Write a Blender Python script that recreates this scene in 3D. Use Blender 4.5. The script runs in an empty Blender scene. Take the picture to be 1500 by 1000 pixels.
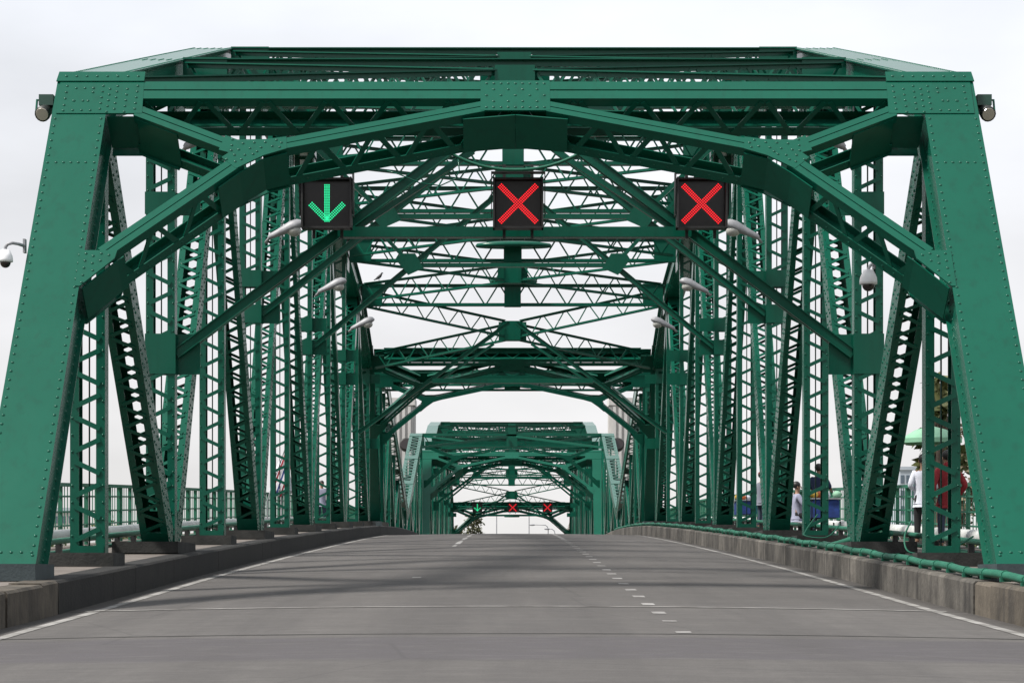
import bpy, math, random
from mathutils import Vector as V, Matrix
random.seed(7)
R = math.radians
SC = bpy.context.scene
COL = SC.collection

# ------------------------------------------------------------------ camera, sky, sun, exposure
cam_d = bpy.data.cameras.new('camera'); CAM = bpy.data.objects.new('camera', cam_d); COL.objects.link(CAM)
CAM.location = (-0.06, 0, 1.45); CAM.rotation_euler = (R(90), 0, 0)
cam_d.sensor_width = 36; cam_d.lens = 84.0
cam_d.shift_x = 0.001; cam_d.shift_y = 0.2307
cam_d.clip_start = 0.2; cam_d.clip_end = 6000
SC.camera = CAM

SUN_EL, SUN_ROT = 54, 246
world = bpy.data.worlds.new('World'); SC.world = world; world.use_nodes = True
nt = world.node_tree; N = nt.nodes; L = nt.links
bg = N['Background']
sky = N.new('ShaderNodeTexSky'); sky.sky_type = 'NISHITA'; sky.sun_disc = False
sky.sun_elevation = R(SUN_EL); sky.sun_rotation = R(SUN_ROT); sky.dust_density = 4.0; sky.air_density = 1.2
hsv = N.new('ShaderNodeHueSaturation'); hsv.inputs['Saturation'].default_value = 0.35
L.new(sky.outputs[0], hsv.inputs['Color'])
tc = N.new('ShaderNodeTexCoord'); sep = N.new('ShaderNodeSeparateXYZ'); L.new(tc.outputs['Generated'], sep.inputs[0])
ramp = N.new('ShaderNodeValToRGB'); L.new(sep.outputs['Z'], ramp.inputs[0])
ramp.color_ramp.elements[0].position = 0.0; ramp.color_ramp.elements[0].color = (0.80, 0.785, 0.765, 1)
ramp.color_ramp.elements[1].position = 0.24; ramp.color_ramp.elements[1].color = (0.815, 0.843, 0.90, 1)
e = ramp.color_ramp.elements.new(0.1); e.color = (0.80, 0.80, 0.82, 1)
noi = N.new('ShaderNodeTexNoise'); noi.inputs['Scale'].default_value = 4.6; noi.inputs['Detail'].default_value = 5
mp = N.new('ShaderNodeMapping'); mp.inputs['Scale'].default_value = (1, 1, 2.6)
L.new(tc.outputs['Generated'], mp.inputs[0]); L.new(mp.outputs[0], noi.inputs['Vector'])
mr = N.new('ShaderNodeMapRange'); mr.inputs['From Min'].default_value = 0.3; mr.inputs['From Max'].default_value = 0.7
mr.inputs['To Min'].default_value = 10.2; mr.inputs['To Max'].default_value = 13.4
L.new(noi.outputs['Fac'], mr.inputs[0])
vm = N.new('ShaderNodeVectorMath'); vm.operation = 'SCALE'; L.new(ramp.outputs[0], vm.inputs[0]); L.new(mr.outputs[0], vm.inputs['Scale'])
mix = N.new('ShaderNodeMix'); mix.data_type = 'RGBA'; mix.inputs['Factor'].default_value = 0.88
L.new(hsv.outputs[0], mix.inputs['A']); L.new(vm.outputs[0], mix.inputs['B'])
L.new(mix.outputs['Result'], bg.inputs['Color']); bg.inputs['Strength'].default_value = 0.075

sun_d = bpy.data.lights.new('sun', 'SUN'); SUN = bpy.data.objects.new('sun', sun_d); COL.objects.link(SUN)
sun_d.energy = 5.0; sun_d.angle = R(9); sun_d.color = (1.0, 0.95, 0.88)
to_sun = V((math.sin(R(SUN_ROT)) * math.cos(R(SUN_EL)), math.cos(R(SUN_ROT)) * math.cos(R(SUN_EL)), math.sin(R(SUN_EL))))
SUN.rotation_euler = to_sun.to_track_quat('Z', 'Y').to_euler(); SUN.location = (-40, -40, 80)
vs = SC.view_settings; vs.view_transform = 'Standard'; vs.look = 'None'; vs.exposure = 0.415; vs.gamma = 1.0; vs.use_curve_mapping = False

# ------------------------------------------------------------------ materials
def mat(name, base, rough=0.6, metal=0.0, noise=None, bump=0.0, spec=0.5, streak=None, emit=None):
    """noise = (scale, dark colour, light colour); streak = (colour, amount) vertical dirt runs"""
    m = bpy.data.materials.new(name); m.use_nodes = True
    t = m.node_tree; b = t.nodes['Principled BSDF']
    b.inputs['Base Color'].default_value = (*base, 1); b.inputs['Roughness'].default_value = rough
    b.inputs['Metallic'].default_value = metal; b.inputs['Specular IOR Level'].default_value = spec
    if emit:
        b.inputs['Emission Color'].default_value = (*emit[0], 1); b.inputs['Emission Strength'].default_value = emit[1]
    g = t.nodes.new('ShaderNodeNewGeometry')
    last = None
    if noise:
        n1 = t.nodes.new('ShaderNodeTexNoise'); n1.inputs['Scale'].default_value = noise[0]; n1.inputs['Detail'].default_value = 7; n1.inputs['Roughness'].default_value = 0.62
        t.links.new(g.outputs['Position'], n1.inputs['Vector'])
        r = t.nodes.new('ShaderNodeValToRGB'); t.links.new(n1.outputs['Fac'], r.inputs[0])
        r.color_ramp.elements[0].position = 0.32; r.color_ramp.elements[0].color = (*noise[1], 1)
        r.color_ramp.elements[1].position = 0.68; r.color_ramp.elements[1].color = (*noise[2], 1)
        last = r.outputs[0]
        if bump:
            bp = t.nodes.new('ShaderNodeBump'); bp.inputs['Strength'].default_value = bump; bp.inputs['Distance'].default_value = 0.02
            n2 = t.nodes.new('ShaderNodeTexNoise'); n2.inputs['Scale'].default_value = noise[0] * 9; n2.inputs['Detail'].default_value = 6
            t.links.new(g.outputs['Position'], n2.inputs['Vector'])
            t.links.new(n2.outputs['Fac'], bp.inputs['Height']); t.links.new(bp.outputs[0], b.inputs['Normal'])
    if streak:
        mpn = t.nodes.new('ShaderNodeMapping'); mpn.inputs['Scale'].default_value = (6, 6, 0.55)
        t.links.new(g.outputs['Position'], mpn.inputs[0])
        n3 = t.nodes.new('ShaderNodeTexNoise'); n3.inputs['Scale'].default_value = 1.3; n3.inputs['Detail'].default_value = 6
        t.links.new(mpn.outputs[0], n3.inputs['Vector'])
        r3 = t.nodes.new('ShaderNodeMapRange'); r3.inputs['From Min'].default_value = 0.52; r3.inputs['From Max'].default_value = 0.75
        r3.inputs['To Max'].default_value = streak[1]
        t.links.new(n3.outputs['Fac'], r3.inputs[0])
        mx = t.nodes.new('ShaderNodeMix'); mx.data_type = 'RGBA'; t.links.new(r3.outputs[0], mx.inputs['Factor'])
        if last: t.links.new(last, mx.inputs['A'])
        else: mx.inputs['A'].default_value = (*base, 1)
        mx.inputs['B'].default_value = (*streak[0], 1); last = mx.outputs['Result']
    if last: t.links.new(last, b.inputs['Base Color'])
    return m

M = {}
M['green'] = mat('green_paint', (0.0035, 0.070, 0.046), 0.24, spec=0.24, noise=(0.9, (0.003, 0.070, 0.044), (0.004, 0.079, 0.050)), bump=0.02, streak=((0.006, 0.045, 0.03), 0.4))
M['conduit'] = mat('conduit_paint', (0.016, 0.12, 0.076), 0.55, spec=0.2, noise=(2.5, (0.012, 0.088, 0.056), (0.024, 0.135, 0.088)))
M['pipe'] = mat('pale_pipe', (0.55, 0.57, 0.56), 0.5, noise=(2, (0.4, 0.42, 0.41), (0.62, 0.63, 0.62)))
M['black'] = mat('black_metal', (0.012, 0.012, 0.013), 0.5, noise=(5, (0.008, 0.008, 0.009), (0.02, 0.019, 0.019)))
M['screen'] = mat('signal_screen', (0.012, 0.009, 0.009), 0.35, noise=(8, (0.009, 0.007, 0.007), (0.018, 0.012, 0.011)))
M['red_led'] = mat('red_led', (0.3, 0.0, 0.0), 0.5, emit=((1.0, 0.02, 0.03), 1.15))
M['green_led'] = mat('green_led', (0.0, 0.3, 0.1), 0.5, emit=((0.03, 0.85, 0.36), .95))
M['lampgrey'] = mat('lamp_grey', (0.27, 0.275, 0.3), 0.5, noise=(6, (0.2, 0.205, 0.225), (0.31, 0.315, 0.335)))
M['lens'] = mat('lamp_lens', (0.36, 0.36, 0.34), 0.15)
M['white'] = mat('white_plastic', (0.72, 0.73, 0.75), 0.35)
M['smoked'] = mat('smoked_dome', (0.02, 0.015, 0.015), 0.08)
M['flood'] = mat('floodlight_black', (0.02, 0.022, 0.022), 0.45, noise=(9, (0.012, 0.014, 0.014), (0.03, 0.034, 0.032)))
M['floodgreen'] = mat('floodlight_green', (0.012, 0.05, 0.036), 0.5)
M['floodglass'] = mat('floodlight_glass', (0.35, 0.32, 0.28), 0.08, spec=0.8)
M['plinth'] = mat('plinth_concrete', (0.0180, 0.0198, 0.0192), 0.9, noise=(3, (0.0072, 0.0084, 0.0078), (0.0300, 0.0300, 0.0282)), bump=0.35)
M['basepaint'] = mat('base_slab_paint', (0.03, 0.045, 0.05), 0.7, noise=(4, (0.02, 0.032, 0.036), (0.036, 0.052, 0.058)), bump=0.2)
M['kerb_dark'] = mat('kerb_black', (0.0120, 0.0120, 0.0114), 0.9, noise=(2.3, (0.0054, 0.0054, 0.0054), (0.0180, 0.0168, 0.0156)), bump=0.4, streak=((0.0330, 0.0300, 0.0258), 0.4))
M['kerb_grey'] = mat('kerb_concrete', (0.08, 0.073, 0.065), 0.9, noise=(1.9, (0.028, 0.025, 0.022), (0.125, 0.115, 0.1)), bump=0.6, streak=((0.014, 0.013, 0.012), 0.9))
M['kerb_tan'] = mat('kerb_approach', (0.11, 0.09, 0.068), 0.9, noise=(2.0, (0.045, 0.037, 0.028), (0.14, 0.118, 0.09)), bump=0.5, streak=((0.03, 0.027, 0.024), 0.75))
M['walk'] = mat('sidewalk_concrete', (0.16, 0.14, 0.125), 0.9, noise=(1.6, (0.075, 0.064, 0.057), (0.155, 0.135, 0.12)), bump=0.3)
M['line'] = mat('road_paint', (0.34, 0.34, 0.33), 0.8, noise=(3.5, (0.12, 0.115, 0.11), (0.34, 0.335, 0.33)), bump=0.2)
M['edgeline'] = mat('worn_edge_paint', (0.25, 0.25, 0.24), 0.85, noise=(2.6, (0.085, 0.08, 0.075), (0.3, 0.295, 0.285)), bump=0.3)
M['oldline'] = mat('worn_road_paint', (0.3, 0.3, 0.29), 0.8, noise=(7, (0.12, 0.115, 0.11), (0.27, 0.265, 0.26)), bump=0.2)
M['crossline'] = mat('dark_cross_line', (0.06, 0.056, 0.053), 0.9, noise=(2.2, (0.035, 0.033, 0.032), (0.11, 0.1, 0.092)))
M['joint'] = mat('joint_black', (0.012, 0.012, 0.012), 0.9)
M['railgreen'] = mat('railing_paint', (0.03, 0.15, 0.09), 0.5, spec=0.3, noise=(1.6, (0.022, 0.125, 0.078), (0.036, 0.165, 0.105)))
M['tower'] = mat('tower_concrete', (0.52, 0.51, 0.49), 0.85, noise=(0.5, (0.43, 0.42, 0.41), (0.55, 0.54, 0.525)), streak=((0.34, 0.33, 0.32), 0.4))
M['bark'] = mat('bark', (0.09, 0.07, 0.05), 0.9, noise=(6, (0.05, 0.04, 0.03), (0.13, 0.1, 0.075)), bump=0.5)
M['leaf'] = mat('leaves', (0.06, 0.10, 0.025), 0.6, noise=(1.1, (0.03, 0.06, 0.015), (0.09, 0.125, 0.035)))
M['leafy'] = mat('leaves_yellowish', (0.12, 0.14, 0.04), 0.6, noise=(0.8, (0.07, 0.095, 0.025), (0.17, 0.17, 0.055)))
M['leafolive'] = mat('leaves_olive', (0.06, 0.07, 0.025), 0.6, noise=(0.9, (0.03, 0.036, 0.014), (0.095, 0.1, 0.04)))
M['leafdry'] = mat('leaves_dry', (0.16, 0.13, 0.08), 0.7, noise=(1.5, (0.10, 0.085, 0.05), (0.2, 0.17, 0.1)))
M['water'] = mat('river_water', (0.09, 0.085, 0.06), 0.12, noise=(0.15, (0.08, 0.075, 0.055), (0.11, 0.1, 0.075)), bump=0.25)
M['ground'] = mat('bank_soil', (0.10, 0.105, 0.06), 0.95, noise=(0.2, (0.06, 0.075, 0.03), (0.14, 0.12, 0.085)), bump=0.5)
M['bldg'] = mat('building_wall', (0.36, 0.40, 0.45), 0.8, noise=(0.3, (0.32, 0.36, 0.41), (0.4, 0.44, 0.49)))
M['glass'] = mat('window_glass', (0.08, 0.11, 0.14), 0.12)
M['skin'] = mat('skin', (0.26, 0.15, 0.10), 0.6)
M['hair'] = mat('hair', (0.012, 0.01, 0.01), 0.5)
M['shirtwhite'] = mat('white_cotton', (0.66, 0.68, 0.76), 0.85, noise=(9, (0.55, 0.57, 0.65), (0.7, 0.72, 0.8)))
M['redcotton'] = mat('red_cotton', (0.22, 0.012, 0.018), 0.9, noise=(9, (0.16, 0.009, 0.014), (0.26, 0.015, 0.022)))
M['bluecotton'] = mat('blue_cotton', (0.015, 0.028, 0.075), 0.9, noise=(9, (0.01, 0.02, 0.055), (0.02, 0.035, 0.09)))
M['greycotton'] = mat('grey_cotton', (0.16, 0.17, 0.21), 0.9)
M['lilac'] = mat('lilac_cotton', (0.26, 0.27, 0.36), 0.9)
M['denim'] = mat('denim', (0.03, 0.045, 0.075), 0.9, noise=(12, (0.02, 0.032, 0.055), (0.04, 0.058, 0.095)))
M['blackcloth'] = mat('black_cloth', (0.012, 0.012, 0.014), 0.9)
M['shoe'] = mat('shoe', (0.03, 0.028, 0.026), 0.6)
M['bluetarp'] = mat('blue_tarp', (0.01, 0.04, 0.2), 0.7, noise=(7, (0.006, 0.026, 0.13), (0.013, 0.05, 0.25)))
M['yellow'] = mat('yellow_goods', (0.55, 0.36, 0.05), 0.6)
M['orange'] = mat('orange_goods', (0.5, 0.12, 0.03), 0.6)
M['greentarp'] = mat('green_canopy', (0.2, 0.40, 0.27), 0.7, noise=(2, (0.17, 0.36, 0.24), (0.23, 0.43, 0.3)))
M['whitecloth'] = mat('white_canopy', (0.6, 0.62, 0.68), 0.8, noise=(3, (0.5, 0.52, 0.58), (0.64, 0.66, 0.72)))
M['flagred'] = mat('flag_red', (0.35, 0.03, 0.04), 0.8); M['flagwhite'] = mat('flag_white', (0.62, 0.6, 0.62), 0.8); M['flagblue'] = mat('flag_blue', (0.02, 0.04, 0.16), 0.8)
M['bird'] = mat('dark_plumage', (0.02, 0.022, 0.025), 0.6)

def wavy(m):
    t = m.node_tree; b = t.nodes['Principled BSDF']; g = t.nodes.new('ShaderNodeNewGeometry')
    n = t.nodes.new('ShaderNodeTexNoise'); n.inputs['Scale'].default_value = 1.7; n.inputs['Detail'].default_value = 2; t.links.new(g.outputs['Position'], n.inputs['Vector'])
    bp = t.nodes.new('ShaderNodeBump'); bp.inputs['Strength'].default_value = .16; bp.inputs['Distance'].default_value = .03; t.links.new(n.outputs['Fac'], bp.inputs['Height'])
    old = b.inputs['Normal'].links[0].from_node; t.links.new(bp.outputs[0], old.inputs['Normal'])
wavy(M['green'])
def vary(m, lo, hi):
    t = m.node_tree; b = t.nodes['Principled BSDF']; src = b.inputs['Base Color'].links[0].from_socket
    oi = t.nodes.new('ShaderNodeObjectInfo'); r = t.nodes.new('ShaderNodeMapRange'); r.inputs['To Min'].default_value = lo; r.inputs['To Max'].default_value = hi
    t.links.new(oi.outputs['Random'], r.inputs[0]); v = t.nodes.new('ShaderNodeVectorMath'); v.operation = 'SCALE'
    t.links.new(src, v.inputs[0]); t.links.new(r.outputs[0], v.inputs['Scale']); t.links.new(v.outputs[0], b.inputs['Base Color'])
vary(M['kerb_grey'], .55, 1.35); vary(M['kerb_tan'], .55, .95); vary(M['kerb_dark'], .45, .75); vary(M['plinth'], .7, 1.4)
def road_material():
    m = bpy.data.materials.new('asphalt'); m.use_nodes = True
    t = m.node_tree; b = t.nodes['Principled BSDF']; b.inputs['Roughness'].default_value = 0.82; b.inputs['Specular IOR Level'].default_value = 0.35
    g = t.nodes.new('ShaderNodeNewGeometry')
    def noise(scale, vec_scale=(1, 1, 1), det=6):
        mp = t.nodes.new('ShaderNodeMapping'); mp.inputs['Scale'].default_value = vec_scale; t.links.new(g.outputs['Position'], mp.inputs[0])
        n = t.nodes.new('ShaderNodeTexNoise'); n.inputs['Scale'].default_value = scale; n.inputs['Detail'].default_value = det; n.inputs['Roughness'].default_value = 0.65
        t.links.new(mp.outputs[0], n.inputs['Vector']); return n.outputs['Fac']
    def mixc(fac, a, bcol, mode='MIX'):
        mx = t.nodes.new('ShaderNodeMix'); mx.data_type = 'RGBA'; mx.blend_type = mode
        if hasattr(fac, 'links'): t.links.new(fac, mx.inputs['Factor'])
        else: mx.inputs['Factor'].default_value = fac
        for k, c in (('A', a), ('B', bcol)):
            if hasattr(c, 'links'): t.links.new(c, mx.inputs[k])
            else: mx.inputs[k].default_value = (*c, 1)
        return mx.outputs['Result']
    def rng(fac, a, bb, lo=0, hi=1):
        r = t.nodes.new('ShaderNodeMapRange'); t.links.new(fac, r.inputs[0])
        for k, v in (('From Min', a), ('From Max', bb), ('To Min', lo), ('To Max', hi)): r.inputs[k].default_value = v
        return r.outputs[0]
    base = mixc(rng(noise(0.35, (1, .35, 1)), .32, .68), (0.0810, 0.0761, 0.0733), (0.1150, 0.1085, 0.1041))
    # long wheel wear
    base = mixc(rng(noise(1.0, (1.1, .05, 1)), .44, .64, 0, .75), base, (0.0616, 0.0583, 0.0583))
    # older bitumen patches laid across the road between joints
    sp = t.nodes.new('ShaderNodeSeparateXYZ'); t.links.new(g.outputs['Position'], sp.inputs[0])
    wob = t.nodes.new('ShaderNodeMath'); wob.operation = 'MULTIPLY_ADD'; t.links.new(noise(0.5), wob.inputs[0]); wob.inputs[1].default_value = 0.9; t.links.new(sp.outputs['Y'], wob.inputs[2])
    def band(lo, hi, soft):
        a = rng(wob.outputs[0], lo, lo + soft); c = rng(wob.outputs[0], hi - soft, hi, 1, 0)
        mm = t.nodes.new('ShaderNodeMath'); mm.operation = 'MULTIPLY'; t.links.new(a, mm.inputs[0]); t.links.new(c, mm.inputs[1]); return mm.outputs[0]
    base = mixc(band(19.6, 22.9, .35), base, (0.0666, 0.0612, 0.0694))
    base = mixc(rng(noise(0.16, (.6, .55, 1), 3), .54, .66, 0, .5), base, (0.0648, 0.0599, 0.0591))
    # grain
    # grit and dirt gathered in the gutters, oil drip lines along the lane centres
    ax = t.nodes.new('ShaderNodeMath'); ax.operation = 'ABSOLUTE'; t.links.new(sp.outputs['X'], ax.inputs[0])
    gw = t.nodes.new('ShaderNodeMath'); gw.operation = 'MULTIPLY_ADD'; t.links.new(noise(2.2), gw.inputs[0]); gw.inputs[1].default_value = .5; t.links.new(ax.outputs[0], gw.inputs[2])
    base = mixc(rng(gw.outputs[0], 5.22, 5.52, 0, .85), base, (0.0308, 0.0275, 0.0241))
    for xc in (-4.2, -2.5, -0.85, 0.85, 2.5, 4.2):
        dx = t.nodes.new('ShaderNodeMath'); dx.operation = 'SUBTRACT'; t.links.new(sp.outputs['X'], dx.inputs[0]); dx.inputs[1].default_value = xc
        da = t.nodes.new('ShaderNodeMath'); da.operation = 'ABSOLUTE'; t.links.new(dx.outputs[0], da.inputs[0])
        m1 = t.nodes.new('ShaderNodeMath'); m1.operation = 'MULTIPLY'; t.links.new(rng(da.outputs[0], .05, .55, 1, 0), m1.inputs[0]); t.links.new(rng(noise(.9, (1.5, .12, 1)), .42, .62, 0, .45), m1.inputs[1])
        base = mixc(m1.outputs[0], base, (0.0446, 0.0413, 0.0416))
    base = mixc(rng(noise(2.2, (.35, 2.2, 1), 5), .4, .66, 0, .5), base, (0.0576, 0.0540, 0.0537))
    base = mixc(rng(noise(3.5, (.5, 1.6, 1), 6), .5, .7, 0, .35), base, (0.1350, 0.1278, 0.1221))
    base = mixc(rng(noise(9, (.6, 1.3, 1), 5), .5, .62, 0, .3), base, (0.0540, 0.0504, 0.0490))
    base = mixc(rng(noise(22, det=4), .35, .65, 0, .3), base, (0.0535, 0.0494, 0.0466))
    base = mixc(rng(noise(60, det=3), .3, .7, 0, .35), base, (0.0389, 0.0365, 0.0350))
    base = mixc(rng(noise(95, det=2), .6, .75, 0, .4), base, (0.2025, 0.1903, 0.1790))
    # thin tar-sealed cracks
    vo = t.nodes.new('ShaderNodeTexVoronoi'); vo.feature = 'DISTANCE_TO_EDGE'; vo.inputs['Scale'].default_value = 0.22
    t.links.new(g.outputs['Position'], vo.inputs['Vector'])
    base = mixc(rng(vo.outputs['Distance'], 0.0, 0.006, .35, 0), base, (0.0324, 0.0308, 0.0316))
    t.links.new(base, b.inputs['Base Color'])
    bp = t.nodes.new('ShaderNodeBump'); bp.inputs['Strength'].default_value = 0.35; bp.inputs['Distance'].default_value = 0.008
    t.links.new(noise(80, det=3), bp.inputs['Height']); t.links.new(bp.outputs[0], b.inputs['Normal'])
    return m
M['road'] = road_material()

# ------------------------------------------------------------------ helpers
def link(o, parent=None):
    COL.objects.link(o)
    if parent is not None:
        o.parent = parent
        w = parent['_w'] if '_w' in parent else None
        o.matrix_parent_inverse = WORLD[parent.name].inverted() if parent.name in WORLD else Matrix.Identity(4)
    return o
WORLD = {}
def tag(o, label=None, cat=None, group=None, kind=None):
    if label: o['label'] = label
    if cat: o['category'] = cat
    if group: o['group'] = group
    if kind: o['kind'] = kind
    return o
def empty(name, loc, label, cat, group=None):
    o = bpy.data.objects.new(name, None); COL.objects.link(o); o.location = loc; o.empty_display_size = 0.2
    WORLD[o.name] = Matrix.Translation(loc)
    return tag(o, label, cat, group)

class MB:
    def __init__(s): s.v = []; s.f = []; s.mi = []; s.cur = 0
    def _add(s, pts, faces):
        n = len(s.v); s.v += [tuple(p) for p in pts]
        for f in faces: s.f.append([n + i for i in f]); s.mi.append(s.cur)
    def obox(s, c, ax, ay, az):
        """box: centre and three half-axis vectors"""
        c = V(c); P = [c + a * ax + b * ay + d * az for d in (-1, 1) for b in (-1, 1) for a in (-1, 1)]
        F = [(0, 2, 3, 1), (4, 5, 7, 6), (0, 1, 5, 4), (2, 6, 7, 3), (0, 4, 6, 2), (1, 3, 7, 5)]
        if ax.cross(ay).dot(az) < 0: F = [tuple(reversed(f)) for f in F]
        s._add(P, F)
    def box(s, c, sz): s.obox(c, V((sz[0] / 2, 0, 0)), V((0, sz[1] / 2, 0)), V((0, 0, sz[2] / 2)))
    def beam(s, p0, p1, w, h, wdir=(1, 0, 0), off=0.0, offh=0.0):
        """w along wdir, h along axis x wdir; off / offh move it sideways"""
        p0 = V(p0); p1 = V(p1); a = (p1 - p0); ln = a.length
        if ln < 1e-6: return
        a /= ln; wd = V(wdir); wd = (wd - a * wd.dot(a)).normalized(); hd = a.cross(wd)
        s.obox((p0 + p1) / 2 + wd * off + hd * offh, a * (ln / 2), wd * (w / 2), hd * (h / 2))
    def prism(s, poly, nrm, th):
        """flat polygon (3-D points), extruded by th along -nrm"""
        nrm = V(nrm).normalized(); P = [V(p) for p in poly]; n = len(P)
        area = V((0, 0, 0))
        for i in range(n): area += P[i].cross(P[(i + 1) % n])
        if area.dot(nrm) < 0: P.reverse()
        Q = [p - nrm * th for p in P]
        s._add(P + Q, [tuple(range(n)), tuple(range(2 * n - 1, n - 1, -1))] + [(i, n + i, n + (i + 1) % n, (i + 1) % n) for i in range(n)])
    def tube(s, pts, r, n=8, cap=True):
        pts = [V(p) for p in pts]; rr = r if isinstance(r, (list, tuple)) else [r] * len(pts)
        base = len(s.v); prev = None
        for i, p in enumerate(pts):
            t = (pts[min(i + 1, len(pts) - 1)] - pts[max(i - 1, 0)]).normalized()
            if prev is None: u = t.orthogonal().normalized()
            else: u = (prev - t * prev.dot(t)).normalized()
            prev = u; w = t.cross(u)
            for k in range(n):
                a = 2 * math.pi * k / n; s.v.append(tuple(p + (u * math.cos(a) + w * math.sin(a)) * rr[i]))
        for i in range(len(pts) - 1):
            for k in range(n):
                s.f.append([base + i * n + k, base + i * n + (k + 1) % n, base + (i + 1) * n + (k + 1) % n, base + (i + 1) * n + k]); s.mi.append(s.cur)
        if cap:
            s.f.append([base + k for k in range(n - 1, -1, -1)]); s.mi.append(s.cur)
            e0 = base + (len(pts) - 1) * n; s.f.append([e0 + k for k in range(n)]); s.mi.append(s.cur)
    def ball(s, c, r, sx=1, sy=1, sz=1, nu=10, nv=6):
        base = len(s.v); c = V(c)
        for j in range(nv + 1):
            th = math.pi * j / nv
            for i in range(nu):
                ph = 2 * math.pi * i / nu
                s.v.append(tuple(c + V((r * sx * math.sin(th) * math.cos(ph), r * sy * math.sin(th) * math.sin(ph), r * sz * math.cos(th)))))
        for j in range(nv):
            for i in range(nu):
                s.f.append([base + j * nu + i, base + (j + 1) * nu + i, base + (j + 1) * nu + (i + 1) % nu, base + j * nu + (i + 1) % nu]); s.mi.append(s.cur)
    def rivet(s, p, n, r=0.025):
        n = V(n); u = n.orthogonal().normalized(); w = n.cross(u); b = len(s.v)
        for rr, hh in ((1.0, -0.12), (0.72, 0.38)):
            for k in range(6):
                a = math.pi * k / 3; s.v.append(tuple(V(p) + (u * math.cos(a) + w * math.sin(a)) * r * rr + n * r * hh))
        s.v.append(tuple(V(p) + n * r * 0.58))
        for k in range(6):
            k2 = (k + 1) % 6
            s.f.append([b + k, b + k2, b + 6 + k2, b + 6 + k]); s.f.append([b + 6 + k, b + 6 + k2, b + 12]); s.mi += [s.cur, s.cur]
    def rivets(s, p0, p1, n, step, r=0.025, stagger=None):
        p0 = V(p0); p1 = V(p1); d = p1 - p0; k = max(1, int(round(d.length / step)))
        for i in range(k + 1):
            q = p0 + d * (i / k)
            if stagger is not None and i % 2: q = q + V(stagger)
            s.rivet(q, n, r)
    def build(s, name, m, parent=None, smooth=False, kind=None, label=None):
        if not s.f: return None
        me = bpy.data.meshes.new(name); me.from_pydata(s.v, [], s.f)
        for mm in (m if isinstance(m, (list, tuple)) else [m]): me.materials.append(M[mm] if isinstance(mm, str) else mm)
        me.polygons.foreach_set('material_index', s.mi)
        if smooth: me.polygons.foreach_set('use_smooth', [True] * len(me.polygons))
        me.update()
        o = bpy.data.objects.new(name, me); link(o, parent)
        if kind: o['kind'] = kind
        if label: o['label'] = label
        return o

# ------------------------------------------------------------------ road profile (height against distance)
_T = [(-60, -5.4), (-20, -2.3), (0, -1.45), (23.3, -0.575), (28.3, -0.405), (38.8, -0.02), (45.9, 0.225), (56.7, 0.58), (74.9, 1.137), (87.5, 1.49), (98, 1.745), (113.7, 2.0), (132.3, 2.12)]
_T = _T + [(264.6 - y, z) for y, z in reversed(_T[:-1])] + [(420, -7.0), (900, -7.0)]
_ys = [p[0] for p in _T]; _zs = [p[1] + 1.45 for p in _T]
_ms = []
for i in range(len(_T)):
    a, b = max(0, i - 1), min(len(_T) - 1, i + 1); _ms.append((_zs[b] - _zs[a]) / (_ys[b] - _ys[a]))
def rz(y):
    y = max(_ys[0], min(_ys[-1] - 1e-3, y)); i = 0
    while _ys[i + 1] < y: i += 1
    h = _ys[i + 1] - _ys[i]; t = (y - _ys[i]) / h
    return (2*t**3 - 3*t**2 + 1) * _zs[i] + (t**3 - 2*t**2 + t) * h * _ms[i] + (-2*t**3 + 3*t**2) * _zs[i+1] + (t**3 - t**2) * h * _ms[i+1]
RW = 5.36          # half width of the carriageway
KH = 0.39          # kerb height
CROWN = 0.07
def road_z(x, y): return rz(y) + CROWN * max(0, 1 - (x / RW) ** 2)

def strip(name, xs, ys, zf, m, kind='structure', thick=None, parent=None):
    mb = MB(); nx = len(xs)
    for y in ys:
        for x in xs: mb.v.append((x, y, zf(x, y)))
    for j in range(len(ys) - 1):
        for i in range(nx - 1):
            a = j * nx + i; mb.f.append([a, a + 1, a + nx + 1, a + nx]); mb.mi.append(0)
    if thick:
        for i in (0, nx - 1):
            b0 = len(mb.v)
            for y in ys: mb.v.append((xs[i], y, zf(xs[i], y) - thick))
            for j in range(len(ys) - 1):
                q = [j * nx + i, (j + 1) * nx + i, b0 + j + 1, b0 + j]
                mb.f.append(q if i else q[::-1]); mb.mi.append(0)
    return mb.build(name, m, parent, kind=kind)

def frange(a, b, st):
    n = max(1, int(round((b - a) / st))); return [a + (b - a) * i / n for i in range(n + 1)]

XS = [-RW, -4, -2.7, -1.35, 0, 1.35, 2.7, 4, RW]
# the carriageway is laid in slabs with open joints between them
JOINTS = [22.75, 28.2, 106.6, 166.2, 244.9]
edges = [-12] + JOINTS + [420]
road_root = None
for i in range(len(edges) - 1):
    a = edges[i] + (0.016 if i else 0); b = edges[i + 1] - 0.016
    o = strip('road' if i == 0 else 'road_slab', XS, frange(a, b, 1.5), road_z, 'road', kind='structure', thick=0.06, parent=road_root)
    if i == 0: road_root = o
strip('road_joint_bed', XS, frange(-12, 420, 3), lambda x, y: road_z(x, y) - 0.05, 'joint', parent=road_root)

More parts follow.
